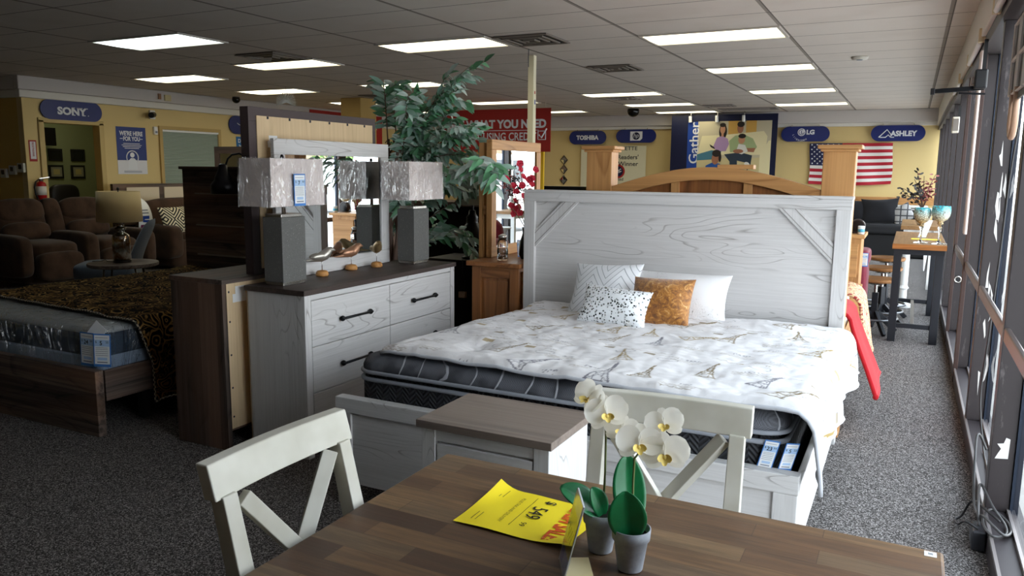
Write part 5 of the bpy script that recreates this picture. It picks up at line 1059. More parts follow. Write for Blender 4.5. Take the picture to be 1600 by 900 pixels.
# ---- red hanging banner
t=thing('hanging_banner','large red banner with a check box hanging before the back wall','banner',(-6.45,12.0,1.82))
B0,B1=-7.55,-5.40; obj('sheet',MB().box(B0,B1,12.0,12.006,1.82,2.535),M['red'],t)
at=lambda u,v:(u,11.996,v)
q=MB(); text_on(q,'GET WHAT YOU NEED',(-6.44,11.996,2.285),(1,0,0),(0,0,1),w=1.92,h=.15,bold=.045); obj('upper_line',q,WHT,t)
q=MB(); text_on(q,'WITHOUT USING CREDIT',(-6.56,11.996,2.075),(1,0,0),(0,0,1),w=1.80,h=.135,bold=.015); obj('lower_line',q,WHT,t)
q=MB().box(-7.4,-5.62,11.995,11.997,2.172,2.182); obj('rule_line',q,WHT,t)
q=MB(); 
for a,b in(((-5.63,2.02),(-5.49,2.02)),((-5.49,2.02),(-5.49,2.16)),((-5.49,2.16),(-5.63,2.16)),((-5.63,2.16),(-5.63,2.02))): q.bar((a[0],11.996,a[1]),(b[0],11.996,b[1]),.003,.016,up=(0,1,0)) if 0 else q.tube([(a[0],11.996,a[1]),(b[0],11.996,b[1])],.007,4)
q.tube([(-5.61,11.994,2.10),(-5.565,11.994,2.05),(-5.47,11.994,2.20)],.014,4); obj('check_box',q,WHT,t)
for x in(B0+.1,B1-.1): obj('hanging_wire',MB().cyl((x,12.003,2.53),(x,12.003,2.74),.003,n=6),M['steel'],t)
t=thing('wall_banner','red banner with a white ring high on the left wall by the column','banner',(-11.06,13.9,2.0))
obj('sheet',MB().box(-11.085,-11.08,12.62,15.08,1.95,2.70),M['red'],t); q=MB(); at=lambda u,v:Vector((-11.075,u,v)); q.tube(ringpts(at,13.25,2.42,.16),.018,5); obj('ring_emblem',q,WHT,t); q=MB(); text_on(q,'WORRY FREE',(-11.075,14.25,2.46),(0,1,0),(0,0,1),w=1.25,h=.14,bold=.03); obj('lettering',q,WHT,t)
# yellow panel beside the pine mirror
t=thing('display_panel','yellow display panel standing behind the pine mirror','panel',(-5.85,12.4,0)); obj('board',MB().box(-6.2,-5.705,12.4,12.44,.02,1.86),plain((226,186,40),.5),t,bevel=.004); obj('foot',MB().box(-6.2,-5.705,12.25,12.6,0,.03),M['black'],t)
# ---- family picture panel, spotlights
t=thing('family_billboard','large navy panel with a family photograph and a word reading upward','picture',(-3.57,16.6,1.2))
obj('board',MB().box(-4.655,-2.495,16.6,16.64,1.2,2.69),M['darknavy'],t); obj('blue_stripe',MB().box(-4.30,-4.085,16.594,16.6,1.2,2.55),M['midblue'],t)
q=MB(); text_on(q,'Gather',(-4.16,16.59,2.12),(0,0,1),(-1,0,0),w=.86,h=.20,bold=.01); obj('lettering',q,WHT,t)
px0,px1,pz0,pz1=-4.085,-2.60,1.2,2.555
Pm={'wall':(196,186,158),'sofa':(228,218,176),'sofa2':(206,192,144),'lamp':(204,160,80),'skin':(190,138,106),'skin2':(160,108,82),'hair':(34,26,24),'lilac':(170,140,180),'jean':(70,120,140),'green':(160,176,130),'navyp':(40,54,70),'blue':(34,84,160),'white':(220,220,214)}
ph=obj('photograph',MB().box(px0,px1,16.592,16.6,pz0,pz1),plain(Pm['wall'],.6),t)
layer=[0]
def shape(col,pts,name='figure'):
    """pts in photo fraction coordinates, u right, v up from the visible lower edge"""
    layer[0]+=1; y=16.5915-.0004*layer[0]; W=px1-px0; v0=1.50; H=pz1-v0
    return [(px0+W*u,y,v0+H*v) for u,v in pts],plain(Pm[col],.6)
def ellp(u,v,a,b,n=16,rot=0):
    c,s=math.cos(rot),math.sin(rot); return [(u+a*math.cos(q)*c-b*math.sin(q)*s,v+a*math.cos(q)*s+b*math.sin(q)*c) for q in [2*PI*i/n for i in range(n)]]
def pic(name,items,label=None):
    root=None
    for col,pts in items:
        P,m=shape(col,pts)
        if root is None: root=MB(); mats=[]
        if m not in mats: mats.append(m)
        root.poly(P,mats.index(m))
    o=obj(name,root,mats,ph,label=label); o['kind']='stuff'; return o
pic('printed_sofa',[('lamp',[(.42,.62),(.56,.62),(.56,1),(.42,1)]),('lamp',[(.66,.62),(.80,.62),(.80,1),(.66,1)]),('sofa',[(0,.35),(.06,.72),(.40,.74),(.9,.80),(.95,.70),(.93,.35)]),('sofa2',[(.0,-.3),(.0,.30),(.55,.28),(.9,.30),(.88,-.3)]),('sofa',[(.86,-.3),(.86,.35),(.97,.62),(1,.62),(1,-.3)])],'printed cream sofa and lamps')
pic('printed_woman',[('hair',ellp(.35,.80,.055,.15)),('lilac',[(.22,.50),(.27,.68),(.34,.72),(.42,.66),(.44,.56),(.40,.42),(.28,.42)]),('skin',ellp(.345,.84,.036,.085)),('skin',[(.33,.70),(.36,.70),(.36,.78),(.33,.78)]),('jean',[(0,.36),(.20,.44),(.34,.42),(.32,.33),(.2,.26),(.0,.24)]),('hair',ellp(.345,.925,.042,.04)),('hair',[(.17,.56),(.24,.50),(.25,.46),(.19,.50)])],'printed woman in a lilac top')
pic('printed_man',[('green',[(.44,.62),(.52,.72),(.64,.74),(.76,.66),(.82,.50),(.78,.42),(.46,.40)]),('skin2',ellp(.585,.86,.042,.10)),('hair',ellp(.59,.935,.05,.055)),('skin2',[(.60,.42),(.78,.40),(.80,.48),(.66,.48)]),('navyp',[(.38,.36),(.60,.40),(.76,.34),(.74,.10),(.70,.05),(.68,.2),(.56,.24),(.57,-.1),(.47,-.1),(.46,.22)]),('white',ellp(.70,.16,.035,.06,12,.4))],'printed man with dark trousers')
pic('printed_child',[('white',[(.54,.40),(.57,.56),(.66,.54),(.70,.42),(.62,.36)]),('skin',ellp(.61,.645,.046,.085)),('hair',ellp(.615,.71,.052,.045)),('skin2',ellp(.57,.42,.07,.04))],'printed smiling child on a lap')
pic('printed_boy',[('blue',[(.10,-.2),(.13,.14),(.22,.20),(.32,.18),(.40,.10),(.40,-.2)]),('skin2',ellp(.26,.27,.05,.11)),('hair',ellp(.275,.38,.062,.07)),('hair',ellp(.325,.30,.02,.09))],'printed boy in a blue shirt')
for i,x in enumerate((-4.24,-3.69,-3.15)):
    t=thing('spotlight',('left','middle','right')[i]+' white clip spotlight over the family picture panel','spotlight',(x,16.5,2.53),group='spotlights over the family picture')
    obj('head',MB().cyl((x,16.50,2.66),(x,16.53,2.54),.030,.034,16),M['white'],t,smooth=False); obj('clip',MB().box(x-.045,x+.045,16.53,16.588,2.54,2.575),M['black'],t); obj('rod',MB().cyl((x+.02,16.5,2.64),(x+.02,16.5,2.74),.008,n=8),M['steel'],t)
# ---- readers banner
t=thing('award_banner','cream vinyl award banner half hidden by the left pine post','banner',(-6.07,16.9,1.0))
bp=wallp('cream_marbled_vinyl',(214,208,178)); obj('sheet',MB().box(-6.84,-5.30,16.93,16.94,1.0,2.075),bp,t)
q=MB()
for s,x,z,w_,h_ in(('GAZETTE',-5.78,2.02,.56,.085),("Readers'",-5.71,1.83,.48,.10),('Choice Winner',-5.94,1.68,.94,.10),('Voted',-5.93,1.335,.24,.07),('Best Rental Co.',-5.95,1.215,.90,.075)): text_on(q,s,(x,16.926,z),(1,0,0),(0,0,1),w=w_,h=h_,bold=.01)
obj('lettering',q,M['ink'],t); q=MB(); at=lambda u,v:Vector((u,16.926,v)); q.poly(ringpts(at,-5.93,1.51,.155)[:-1]); o=obj('seal',q,M['red'],t); q=MB(); at=lambda u,v:Vector((u,16.922,v)); q.poly(ringpts(at,-5.93,1.51,.115)[:-1]); o2=obj('seal_centre',q,M['darknavy'],o)
q=MB(); text_on(q,'RAC',(-5.93,16.918,1.525),(1,0,.15),(-.15,0,1),w=.15,h=.07,bold=.04); q.poly([(-5.99,16.918,1.465),(-5.88,16.918,1.482),(-5.88,16.918,1.492),(-5.99,16.918,1.475)]); obj('seal_letters',q,WHT,o)
# ---- flag
def flag():
    t=thing('flag','red, white and blue striped flag pinned to the back wall behind the right post','flag',(-1.1,16.9,1.25)); x0,x1,z0,z1=-1.885,-.375,1.30,2.105
    wv=lambda u,v:(x0+(x1-x0)*u+.015*math.sin(v*5),16.93+.016*math.sin(u*16+v*3),z0+(z1-z0)*v+.02*u*(1-v)-.03*(1-v)*math.sin(PI*u))
    mb=MB(); nu,nv=52,26
    vs=[wv(i/nu,j/nv) for j in range(nv+1) for i in range(nu+1)]; mb.v=vs
    for j in range(nv):
        for i in range(nu):
            mb.f.append((j*(nu+1)+i,j*(nu+1)+i+1,(j+1)*(nu+1)+i+1,(j+1)*(nu+1)+i)); st=(j//2)%2; mb.m.append(2 if (i<21 and j>=12) else (0 if st==0 else 1))
    o=obj('cloth',mb,[plain((172,30,48),.7),plain((226,224,222),.7),plain((32,36,76),.7)],t,smooth=True)
    q=MB()
    for r in range(9):
        for c in range(6 if r%2==0 else 5):
            u=(.03+c*.066+(0 if r%2==0 else .033)); v=.965-r*.057; p=Vector(wv(u,v))+Vector((0,-.006,0)); q.poly([p+Vector((.020*(1 if k%2==0 else .42)*math.sin(k*PI/5),0,.020*(1 if k%2==0 else .42)*math.cos(k*PI/5))) for k in range(10)][::-1])
    obj('stars',q,WHT,o)['kind']='stuff'
flag()
# ---- three diamond mirrors
for i,z in enumerate((1.76,1.545,1.30)):
    t=thing('diamond_mirror',('top','middle','bottom')[i]+' of three small diamond wall mirrors','mirror',(-7.29,16.97,z-.11),group='diamond mirrors on the back wall'); x=-7.29; s=.095
    obj('backing',MB().prism([(x-s,z),(x,z-s*1.15),(x+s,z),(x,z+s*1.15)],'y',16.975,16.999),M['black'],t); obj('glass',MB().add([(x-s*.85,16.974,z),(x,16.974,z-s),(x+s*.85,16.974,z),(x,16.974,z+s),(x,16.962,z)],[(0,1,4),(1,2,4),(2,3,4),(3,0,4)]),M['mirror'],t)
# ---- left wall pieces
t=thing('poster','blue and white poster with bold white words beside the office doorway','poster',(-11.19,8.54,1.387)); y0,y1,z0,z1=8.275,8.81,1.387,2.13
obj('sheet',MB().box(-11.198,-11.194,y0,y1,z0,z1),plain((222,222,228),.5),t); obj('blue_field',MB().box(-11.194,-11.192,y0,y1,z0+.22,z1),plain((38,58,124),.45),t)
q=MB(); 
text_on(q,"WE'RE HERE",(-11.190,8.54,2.03),(0,1,0),(0,0,1),w=.42,h=.075,bold=.03); text_on(q,'FOR YOU',(-11.190,8.545,1.945),(0,1,0),(0,0,1),w=.30,h=.07,bold=.03)
for y in(8.36,8.72): q.box(-11.191,-11.189,y-.025,y+.025,1.94,1.95)
for z,w_ in((1.865,.30),(1.84,.36),(1.815,.32),(1.79,.26)): q.box(-11.191,-11.189,8.54-w_/2,8.54+w_/2,z,z+.009)
at=lambda u,v:Vector((-11.190,8.54+u,v)); q.tube(ringpts(at,0,1.65,.105,24,-30,210),.010,5); obj('lettering',q,WHT,t)
q=MB(); at=lambda u,v:Vector((-11.189,8.54+u,v)); q.poly(ringpts(at,0,1.69,.04)[:-1]); q.poly([at(u,v) for u,v in((-.085,1.46),(.085,1.46),(.075,1.60),(.03,1.64),(-.03,1.64),(-.075,1.60))]); obj('person_icon',q,plain((226,228,234),.5),t)
q=MB()
for z in(1.43,1.412): q.box(-11.191,-11.189,8.38,8.70,z,z+.008)
obj('small_print',q,M['greyink'],t)
t=thing('poster','small blue poster with white words under the script pill sign','poster',(-11.19,11.15,1.5)); obj('sheet',MB().box(-11.198,-11.194,10.74,11.65,1.5,2.075),plain((36,104,166),.5),t)
q=MB(); text_on(q,"DON'T SEE WHAT",(-11.190,11.19,2.0),(0,1,0),(0,0,1),w=.82,h=.075,bold=.03); text_on(q,'YOU WANT',(-11.190,11.10,1.88),(0,1,0),(0,0,1),w=.62,h=.10,bold=.04); obj('lettering',q,WHT,t)
# fire extinguisher, its sign, thermostats, sensors
t=thing('fire_extinguisher','red fire extinguisher with a white label hanging by the office doorway','fire extinguisher',(-11.13,6.98,.98))
c=(-11.13,6.98,.98); obj('cylinder',MB().lathe([(.055,0),(.065,.012),(.066,.25),(.055,.285),(.025,.30),(.02,.31),(0,.31)],c,24),plain((176,24,26),.3),t,smooth=True); obj('label_band',MB().lathe([(.0668,.11),(.0668,.235)],c,24),plain((222,216,206),.5),t,smooth=True)
obj('valve',MB().box(-11.15,-11.11,6.965,6.995,1.285,1.32),plain((60,56,52),.4,.6),t); obj('lever',MB().bar((-11.13,6.96,1.325),(-11.10,7.09,1.345),.02,.012),M['steel'],t); obj('hose',MB().tube([(-11.13,6.95,1.31),(-11.10,6.89,1.28),(-11.09,6.86,1.2),(-11.09,6.87,1.1),(-11.095,6.91,1.02)],.011,8),M['black'],t,smooth=True)
t=thing('wall_sign','narrow red and white vertical sign above the fire extinguisher','sign',(-11.19,6.945,1.58)); obj('plate',MB().box(-11.198,-11.194,6.89,7.0,1.565,1.865),M['red'],t); obj('white_panel',MB().box(-11.194,-11.192,6.905,6.985,1.60,1.845),WHT,t); q=MB(); text_on(q,'FIRE EXTINGUISHER',(-11.190,6.945,1.735),(0,0,-1),(0,1,0),w=.20,h=.028,bold=.02); q.poly([(-11.190,6.91,1.60),(-11.190,6.98,1.60),(-11.190,6.945,1.57)][::-1]); obj('lettering',q,M['red'],t)
for i,(x,z,lb) in enumerate(((-11.715,1.50,'leftmost thermostat box of the three on the ochre wall'),(-11.50,1.455,'middle thermostat box of the three on the ochre wall'),(-11.30,1.42,'thermostat box nearest the wall corner'))):
    t=thing('thermostat',lb,'thermostat',(x,6.82,z-.06),group='thermostats on the ochre wall'); z=1.45; obj('case',MB().box(x-.075,x+.075,6.805,6.84,z-.065,z+.065),M['cream_paint'],t,bevel=.006); obj('screen',MB().box(x-.04,x+.03,6.802,6.806,z-.02,z+.045),plain((40,44,40),.2),t)
    t.location.z=z-.065
    for ch_ in t.children: ch_.data.transform(Matrix.Translation((0,0,0)))
t=thing('wall_camera','black bullet camera on a white plate above the blue poster','security camera',(-11.16,8.93,2.30)); obj('plate',MB().box(-11.2,-11.17,8.90,9.0,2.28,2.42),M['white'],t,bevel=.005); obj('body',MB().cyl((-11.15,8.95,2.35),(-11.02,8.80,2.33),.045,n=18),M['black'],t)
t=thing('motion_sensor','small white motion sensor beside the blinds','sensor',(-11.18,8.98,2.03)); obj('case',MB().box(-11.2,-11.15,8.95,9.02,2.03,2.16),M['white'],t,bevel=.012); obj('lens',MB().box(-11.152,-11.146,8.965,9.005,2.05,2.09),M['greyink'],t)
t=thing('alarm_box','small beige alarm boxes on the soffit above the blue poster','alarm',(-11.08,9.1,2.58)); obj('strobe',MB().box(-11.09,-11.06,9.12,9.24,2.585,2.68),plain((210,196,150),.5),t,bevel=.004); obj('sounder',MB().box(-11.09,-11.065,9.0,9.05,2.60,2.69),plain((150,110,80),.5),t,bevel=.004)
t=thing('emergency_light','twin headed emergency light on the soffit left of the plant','emergency light',(-11.05,15.55,2.6)); obj('case',MB().box(-11.09,-11.03,15.35,15.85,2.57,2.68),M['cream_paint'],t,bevel=.006)
for y in(15.42,15.78): obj('lamp_head',MB().cyl((-11.03,y,2.64),(-10.92,y-.06,2.62),.05,.075,16),M['blackmetal'],t)
# blinds in the interior window
t=thing('window_18',None,None,(-11.18,9.7,1.2),kind='structure')
obj('window_frame',MB().box(-11.2,-11.165,9.06,9.12,1.16,2.18).box(-11.2,-11.165,10.30,10.36,1.16,2.18).box(-11.2,-11.165,9.12,10.30,2.12,2.18).box(-11.2,-11.165,9.12,10.30,1.16,1.20),plain((186,158,100),.5),t)
q=MB()
for i in range(36): z=1.21+i*.0253; q.hexa([(-11.196,9.12,z),(-11.178,9.12,z-.006),(-11.178,10.30,z-.006),(-11.196,10.30,z),(-11.196,9.12,z+.002),(-11.176,9.12,z-.004),(-11.176,10.30,z-.004),(-11.196,10.30,z+.002)])
obj('blind_slats',q,plain((196,206,196),.6),t); obj('blind_rail',MB().box(-11.197,-11.165,9.12,10.30,2.09,2.125),M['white'],t); obj('backing',MB().box(-11.199,-11.197,9.12,10.30,1.2,2.12),plain((150,160,146),.8),t)
# script on the far end of the left wall
def scribble():
    q=MB(); P=[Vector((-11.19,15.35+.16*i/3+.03*math.sin(i*2.1),2.12-.012*i*.3+.07*math.sin(i*1.7))) for i in range(26)]; q.tube(P,.010,5); P=[Vector((-11.19,15.6+.12*i/3,1.95+.05*math.sin(i*1.9+1))) for i in range(18)]; q.tube(P,.008,5)
    t=thing('wall_decal','flowing dark vinyl flourish high on the far left wall','decal',(-11.19,16,1.9)); obj('line',q,M['black'],t,smooth=True)
scribble()
# hanging paper ornament
t=thing('hanging_ornament','white paper fan ornament hanging above the backwards mirror','ornament',(-8.62,9.3,2.38)); q=MB(); c=Vector((-8.62,9.3,2.50))
for k in range(22):
    a=k*PI/21; d=Vector((math.cos(a)*.55,math.cos(a)*.83,math.sin(a)-.35)).normalized(); q.bar(c,c+d*.15,.006,.03,up=(.8,-.55,0))
obj('paper_fan',q,plain((206,208,206),.8),t); obj('thread',MB().cyl((-8.62,9.3,2.52),(-8.62,9.3,2.74),.003,n=6),M['steel'],t)
# thin cord from the ceiling beside the big vent, slim square pole
t=thing('support_pole','slim cream square pole from floor to ceiling behind the pine mirror','pole',(-3.755,7.83,0)); obj('pole',MB().box(-3.79,-3.722,7.80,7.868,.015,2.735),plain((226,220,190),.5),t,bevel=.003); obj('floor_plate',MB().box(-3.82,-3.69,7.77,7.90,0,.015),M['steel'],t)
obj('sticker',MB().box(-3.7222,-3.7205,7.825,7.845,2.33,2.36),M['red'],t,label='red sticker'); obj('sticker',MB().box(-3.7222,-3.7205,7.83,7.85,2.22,2.27),M['midblue'],t,label='blue sticker')
o=obj('hanging_string',MB().tube([(-3.60,7.42,2.735),(-3.603,7.42,2.65),(-3.60,7.42,2.56)],.004,6),plain((70,80,90),.5),label='thin cord dangling from the ceiling by the big vent',cat='cord')
# television on a console at the back
t=thing('television','black flat television left of the tall pine bed','television',(-6.0,14.0,.62)); obj('screen',MB().box(-6.75,-5.45,14.0,14.05,.66,1.215),plain((14,15,18),.15),t,bevel=.006); obj('stand',MB().box(-6.3,-5.9,13.9,14.2,.602,.62),M['black'],t); obj('stem',MB().box(-6.14,-6.06,14.03,14.07,.62,.80),M['black'],t)
t=thing('tv_console','black television console at the back of the room','console',(-6.1,14.05,0)); obj('case',MB().box(-6.9,-5.3,13.85,14.35,0,.60),plain((28,25,24),.4),t,bevel=.004); obj('door',MB().box(-6.86,-6.12,13.84,13.85,.05,.56),M['black'],t); obj('door',MB().box(-6.08,-5.34,13.84,13.85,.05,.56),M['black'],t)
# ================================================================ right side aisle
BLK=plain((32,34,40),.45,.2); btop=wood('bar_wood',(166,106,54),(110,66,32),'x',lines=6,streak=20,line_amt=.4,streak_amt=.4,rough=.4)
bty=wood('bar_wood_y',(150,112,72),(104,72,44),'y',lines=6,streak=20,line_amt=.3,streak_amt=.5,rough=.4)
t=thing('bar_table','narrow counter height table with a wood top on black legs by the windows','table',(.1,8.6,0))
obj('tabletop',MB().box(-.115,.315,7.78,9.47,.848,.895),bty,t,bevel=.004); obj('front_edge',MB().box(-.115,.315,7.772,7.782,.848,.893),btop,t)
obj('frame_rail',MB().box(-.10,.30,7.79,7.84,.80,.848),BLK,t)
obj('side_rail',MB().box(-.10,-.06,7.84,9.41,.80,.848),BLK,t); obj('side_rail',MB().box(.26,.30,7.84,9.41,.80,.848),BLK,t)
obj('frame_rail',MB().box(-.10,.30,9.41,9.46,.80,.848),BLK,t)
for x in(-.10,.235):
    for y in(7.79,9.40): obj('leg',MB().box(x,x+.065,y,y+.06,0,.80),BLK,t,bevel=.002)
for y in(7.80,9.41): obj('foot_rail',MB().box(-.04,.24,y,y+.03,.13,.17),BLK,t)
obj('stretcher',MB().box(.08,.11,7.83,9.41,.14,.165),plain((120,116,112),.4,.6),t)
seatw=wood('stool_seat_wood',(188,136,84),(120,74,40),'x',rough=.45)
def stool(x,y,h,label,first=None):
    if first: 
        r=dup(first,(x,y,0),y,label)
        for ch_ in list(r.children):
            if ch_.name.split('.')[0] in('seat','screw_post'): ch_.location.z+=h-.53
        return r
    t=thing('bar_stool',label,'stool',(x,y,0),0,'round wood topped stools at the counter table'); k=dict(local=True)
    obj('seat',MB().lathe([(0,h-.035),(.165,h-.035),(.178,h-.022),(.178,h-.006),(.17,h),(0,h)],(0,0,0),36),seatw,t,smooth=False,**k)
    obj('screw_post',MB().cyl((0,0,.20),(0,0,h-.035),.016).cyl((0,0,h-.06),(0,0,h-.034),.07,.09),M['steel'],t,smooth=False,**k)
    obj('column',MB().bar((0,0,.12),(0,0,h-.14),.055,.055,up=(1,0,0)),BLK,t,bevel=.004,**k)
    obj('foot_ring',MB().tube([(.205*math.cos(a*PI/18),.205*math.sin(a*PI/18),.15) for a in range(36)],.012,8,closed=True),plain((120,122,126),.28,.8),t,smooth=True,**k)
    for a in range(4):
        q=a*PI/2+.5; obj('leg',MB().bar((.03*math.cos(q),.03*math.sin(q),.20),(.22*math.cos(q),.22*math.sin(q),.01),.028,.045),BLK,t,bevel=.002,**k)
    return t
s0=stool(-.235,8.16,.53,'lowest round wood topped stool, nearest of the three'); stool(-.195,8.62,.59,'middle round wood topped stool of the three',s0); stool(-.175,9.10,.645,'tallest round wood topped stool, farthest of the three',s0)
# goblets on the counter table
gob=N('teal_mosaic_glass'); c=gob.n('ShaderNodeTexCoord'); sp=gob.n('ShaderNodeSeparateXYZ'); gob.l(c.outputs['Object'],sp.inputs[0]); v=gob.co(); vo=gob.n('ShaderNodeTexVoronoi',feature='DISTANCE_TO_EDGE'); gob.l(v,vo.inputs['Vector']); vo.inputs['Scale'].default_value=52; grad=gob.ramp(gob.math('MULTIPLY_ADD',sp.outputs[2],4.5,-.72),[(.15,lin((206,176,120))),(.42,lin((196,206,190))),(.70,lin((44,176,192)))]); gob.col(gob.mix(gob.ramp(vo.outputs['Distance'],[(.03,1),(.09,0)]),grad,lin((96,86,70)))).p(Roughness=.15,Specular_IOR_Level=.8)
def goblet(x,y,s,label):
    t=thing('goblet',label,'goblet',(x,y,.895),0,'mosaic glass goblets on the counter table'); k=dict(local=True,smooth=True)
    obj('foot',MB().lathe([(.066*s,.001),(.066*s,.004),(.02*s,.012),(.009*s,.03),(.008*s,.09),(.012*s,.13),(.022*s,.145),(.012*s,.155),(0,.158)],(0,0,0),28),M['clearglass'],t,**k)
    h=.155*s**2; obj('bowl',MB().lathe([(.012*s,h),(.024*s,h+.015),(.02*s,h+.03),(.052*s,h+.052),(.070*s,h+.085),(.075*s,h+.125),(.069*s,h+.172),(.064*s,h+.172),(.068*s,h+.125),(.04*s,h+.062),(0,h+.05)],(0,0,0),28),gob.m,t,**k)
goblet(.105,7.98,.97,'shorter teal mosaic glass goblet, left of the pair'); goblet(.25,7.94,1.04,'taller teal mosaic glass goblet near the window frame')
obj('price_sheet',MB().box(.03,.28,8.35,8.50,.8955,.8975),plain((240,214,60),.6),label='yellow price sheet on the counter table',cat='paper')
t=thing('sign_holder','clear sign holder with a white card on the counter table','sign holder',(.15,8.75,.895)); obj('card',MB().hexa([(.09,8.70,.896),(.16,8.70,.896),(.16,8.704,.896),(.09,8.704,.896),(.14,8.78,1.06),(.21,8.78,1.06),(.21,8.784,1.06),(.14,8.784,1.06)]),M['paper'],t); obj('foot',MB().box(.08,.17,8.66,8.76,.8955,.898),M['acrylic'],t)
# second counter table further along, white legs
t=thing('bar_table','second counter table with white legs further along the windows','table',(.12,10.9,0)); obj('tabletop',MB().box(-.08,.34,10.2,11.7,.87,.915),bty,t,bevel=.004)
for x in(-.05,.26):
    for y in(10.25,11.58): obj('leg',MB().box(x,x+.06,y,y+.06,0,.87),M['white'],t,bevel=.003)
obj('apron',MB().box(-.04,.31,10.27,11.62,.80,.87),M['white'],t)
o=obj('hanging_paper',MB().hexa([(.19,10.19,.40),(.20,10.19,.40),(.20,10.194,.40),(.19,10.194,.40),(.17,10.19,.80),(.24,10.19,.80),(.24,10.194,.80),(.17,10.194,.80)]),M['paper'],label='white paper flap hanging from the second counter table',cat='paper')
t=thing('table_pedestal','white turned pedestal standing beyond the stools','pedestal',(-.01,9.95,0)); obj('column',MB().lathe([(.11,.0),(.11,.03),(.05,.05),(.05,.2),(.065,.22),(.05,.25),(.05,.6),(.07,.64),(.09,.68),(0,.68)],(-.01,9.95,0),24),M['white'],t,smooth=False); obj('tray',MB().cyl((-.01,9.95,.68),(-.01,9.95,.70),.13,n=28),M['white'],t)
t=thing('vase_of_branches','vase with dark red branches on the second counter table','plant',(.13,10.5,.915)); obj('vase',MB().lathe([(.04,.001),(.065,.05),(.055,.14),(.03,.19),(.036,.21),(.032,.21),(.025,.19),(0,.18)],(.13,10.5,.915),22),M['white'],t,smooth=True)
rr=random.Random(5); tw=MB(); lv=[MB(),MB()]
for k in range(16):
    tip=Vector((.13+rr.uniform(-.26,.14),10.5+rr.uniform(-.22,.22),1.30+rr.uniform(-.08,.26))); P=[Vector((.13,10.5,1.10)).lerp(tip,i/6)+Vector((0,0,.05*math.sin(PI*i/6))) for i in range(7)]; tw.tube(P,.0035,5)
    for j in range(9):
        p=P[2+j//2 if 2+j//2<7 else 6]+Vector((rr.uniform(-.03,.03),rr.uniform(-.03,.03),rr.uniform(-.03,.03))); d=Vector((rr.uniform(-1,1),rr.uniform(-1,1),rr.uniform(-.3,.8))).normalized(); petal(lv[0 if tip.x<.1 else 1],p,d,Vector((rr.uniform(-1,1),-1,.3)),.05,.011,.2)
st=obj('stems',tw,plain((70,46,40),.7),t); obj('leaves',lv[0],plain((44,40,38),.6),t,label='dark leaves')['kind']='stuff'; obj('leaves',lv[1],plain((124,60,58),.6),t,label='dusky red leaves')['kind']='stuff'
# sofa at the back wall
strp=N('grey_plank_stripe'); c=strp.n('ShaderNodeTexCoord'); sp=strp.n('ShaderNodeSeparateXYZ'); strp.l(c.outputs['Object'],sp.inputs[0]); strp.col(strp.ramp(strp.math('FRACT',strp.math('MULTIPLY',sp.outputs[2],9)),[(0,lin((206,202,196))),(.8,lin((190,186,180))),(.86,lin((90,86,84)))])).p(Roughness=.8)
t=thing('sofa','black and grey striped sofa against the back wall','sofa',(-.9,16.2,0))
obj('base',MB().box(-2.1,.30,15.75,16.75,.0,.42),plain((22,22,24),.8),t,bevel=.03,seg=3); obj('seat_cushion',MB().box(-2.05,-.90,15.70,16.45,.42,.60),plain((26,26,29),.8),t,bevel=.05,seg=3); obj('seat_cushion',MB().box(-.88,.27,15.70,16.45,.42,.60),plain((26,26,29),.8),t,bevel=.05,seg=3)
obj('backrest',MB().box(-2.1,.30,16.45,16.75,.42,.93),strp.m,t,bevel=.03,seg=3); obj('armrest',MB().box(-2.28,-2.1,15.75,16.75,.05,.72),plain((24,24,27),.8),t,bevel=.04,seg=3)
bf=fabric('black_velour',(20,20,23),(34,34,38),200)
pillow('throw_pillow','large black pillow with raised corners on the striped sofa','' or (-.50,16.22,.82),(1,.04,.06),(-.02,.3,.95),.66,.50,.20,bf,ears=.12)
pillow('throw_pillow','black pillow at the left end of the visible sofa',(-.98,16.25,.80),(1,-.05,-.08),(.04,.3,.95),.52,.46,.18,bf)
pl=N('grey_plaid'); c=pl.n('ShaderNodeTexCoord'); sp=pl.n('ShaderNodeSeparateXYZ'); pl.l(c.outputs['Object'],sp.inputs[0]); g1=pl.ramp(pl.math('FRACT',pl.math('MULTIPLY',sp.outputs[0],9)),[(0,0),(.7,0),(.74,1),(.9,1),(.94,0)]); g2=pl.ramp(pl.math('FRACT',pl.math('MULTIPLY',sp.outputs[2],9)),[(0,0),(.7,0),(.74,1),(.9,1),(.94,0)]); pl.col(pl.mix(pl.math('MINIMUM',pl.math('ADD',g1,g2),1),lin((150,148,146)),lin((52,52,56)))).p(Roughness=.85)
pillow('throw_pillow','grey plaid pillow leaning beside the large black pillow',(-.13,16.20,.78),(.85,.1,.45),(-.45,.3,.80),.38,.34,.14,pl.m)
pillow('throw_pillow','black pillow behind the mosaic goblets',(.12,16.28,.72),(1,0,0),(0,.35,.93),.40,.30,.16,bf)
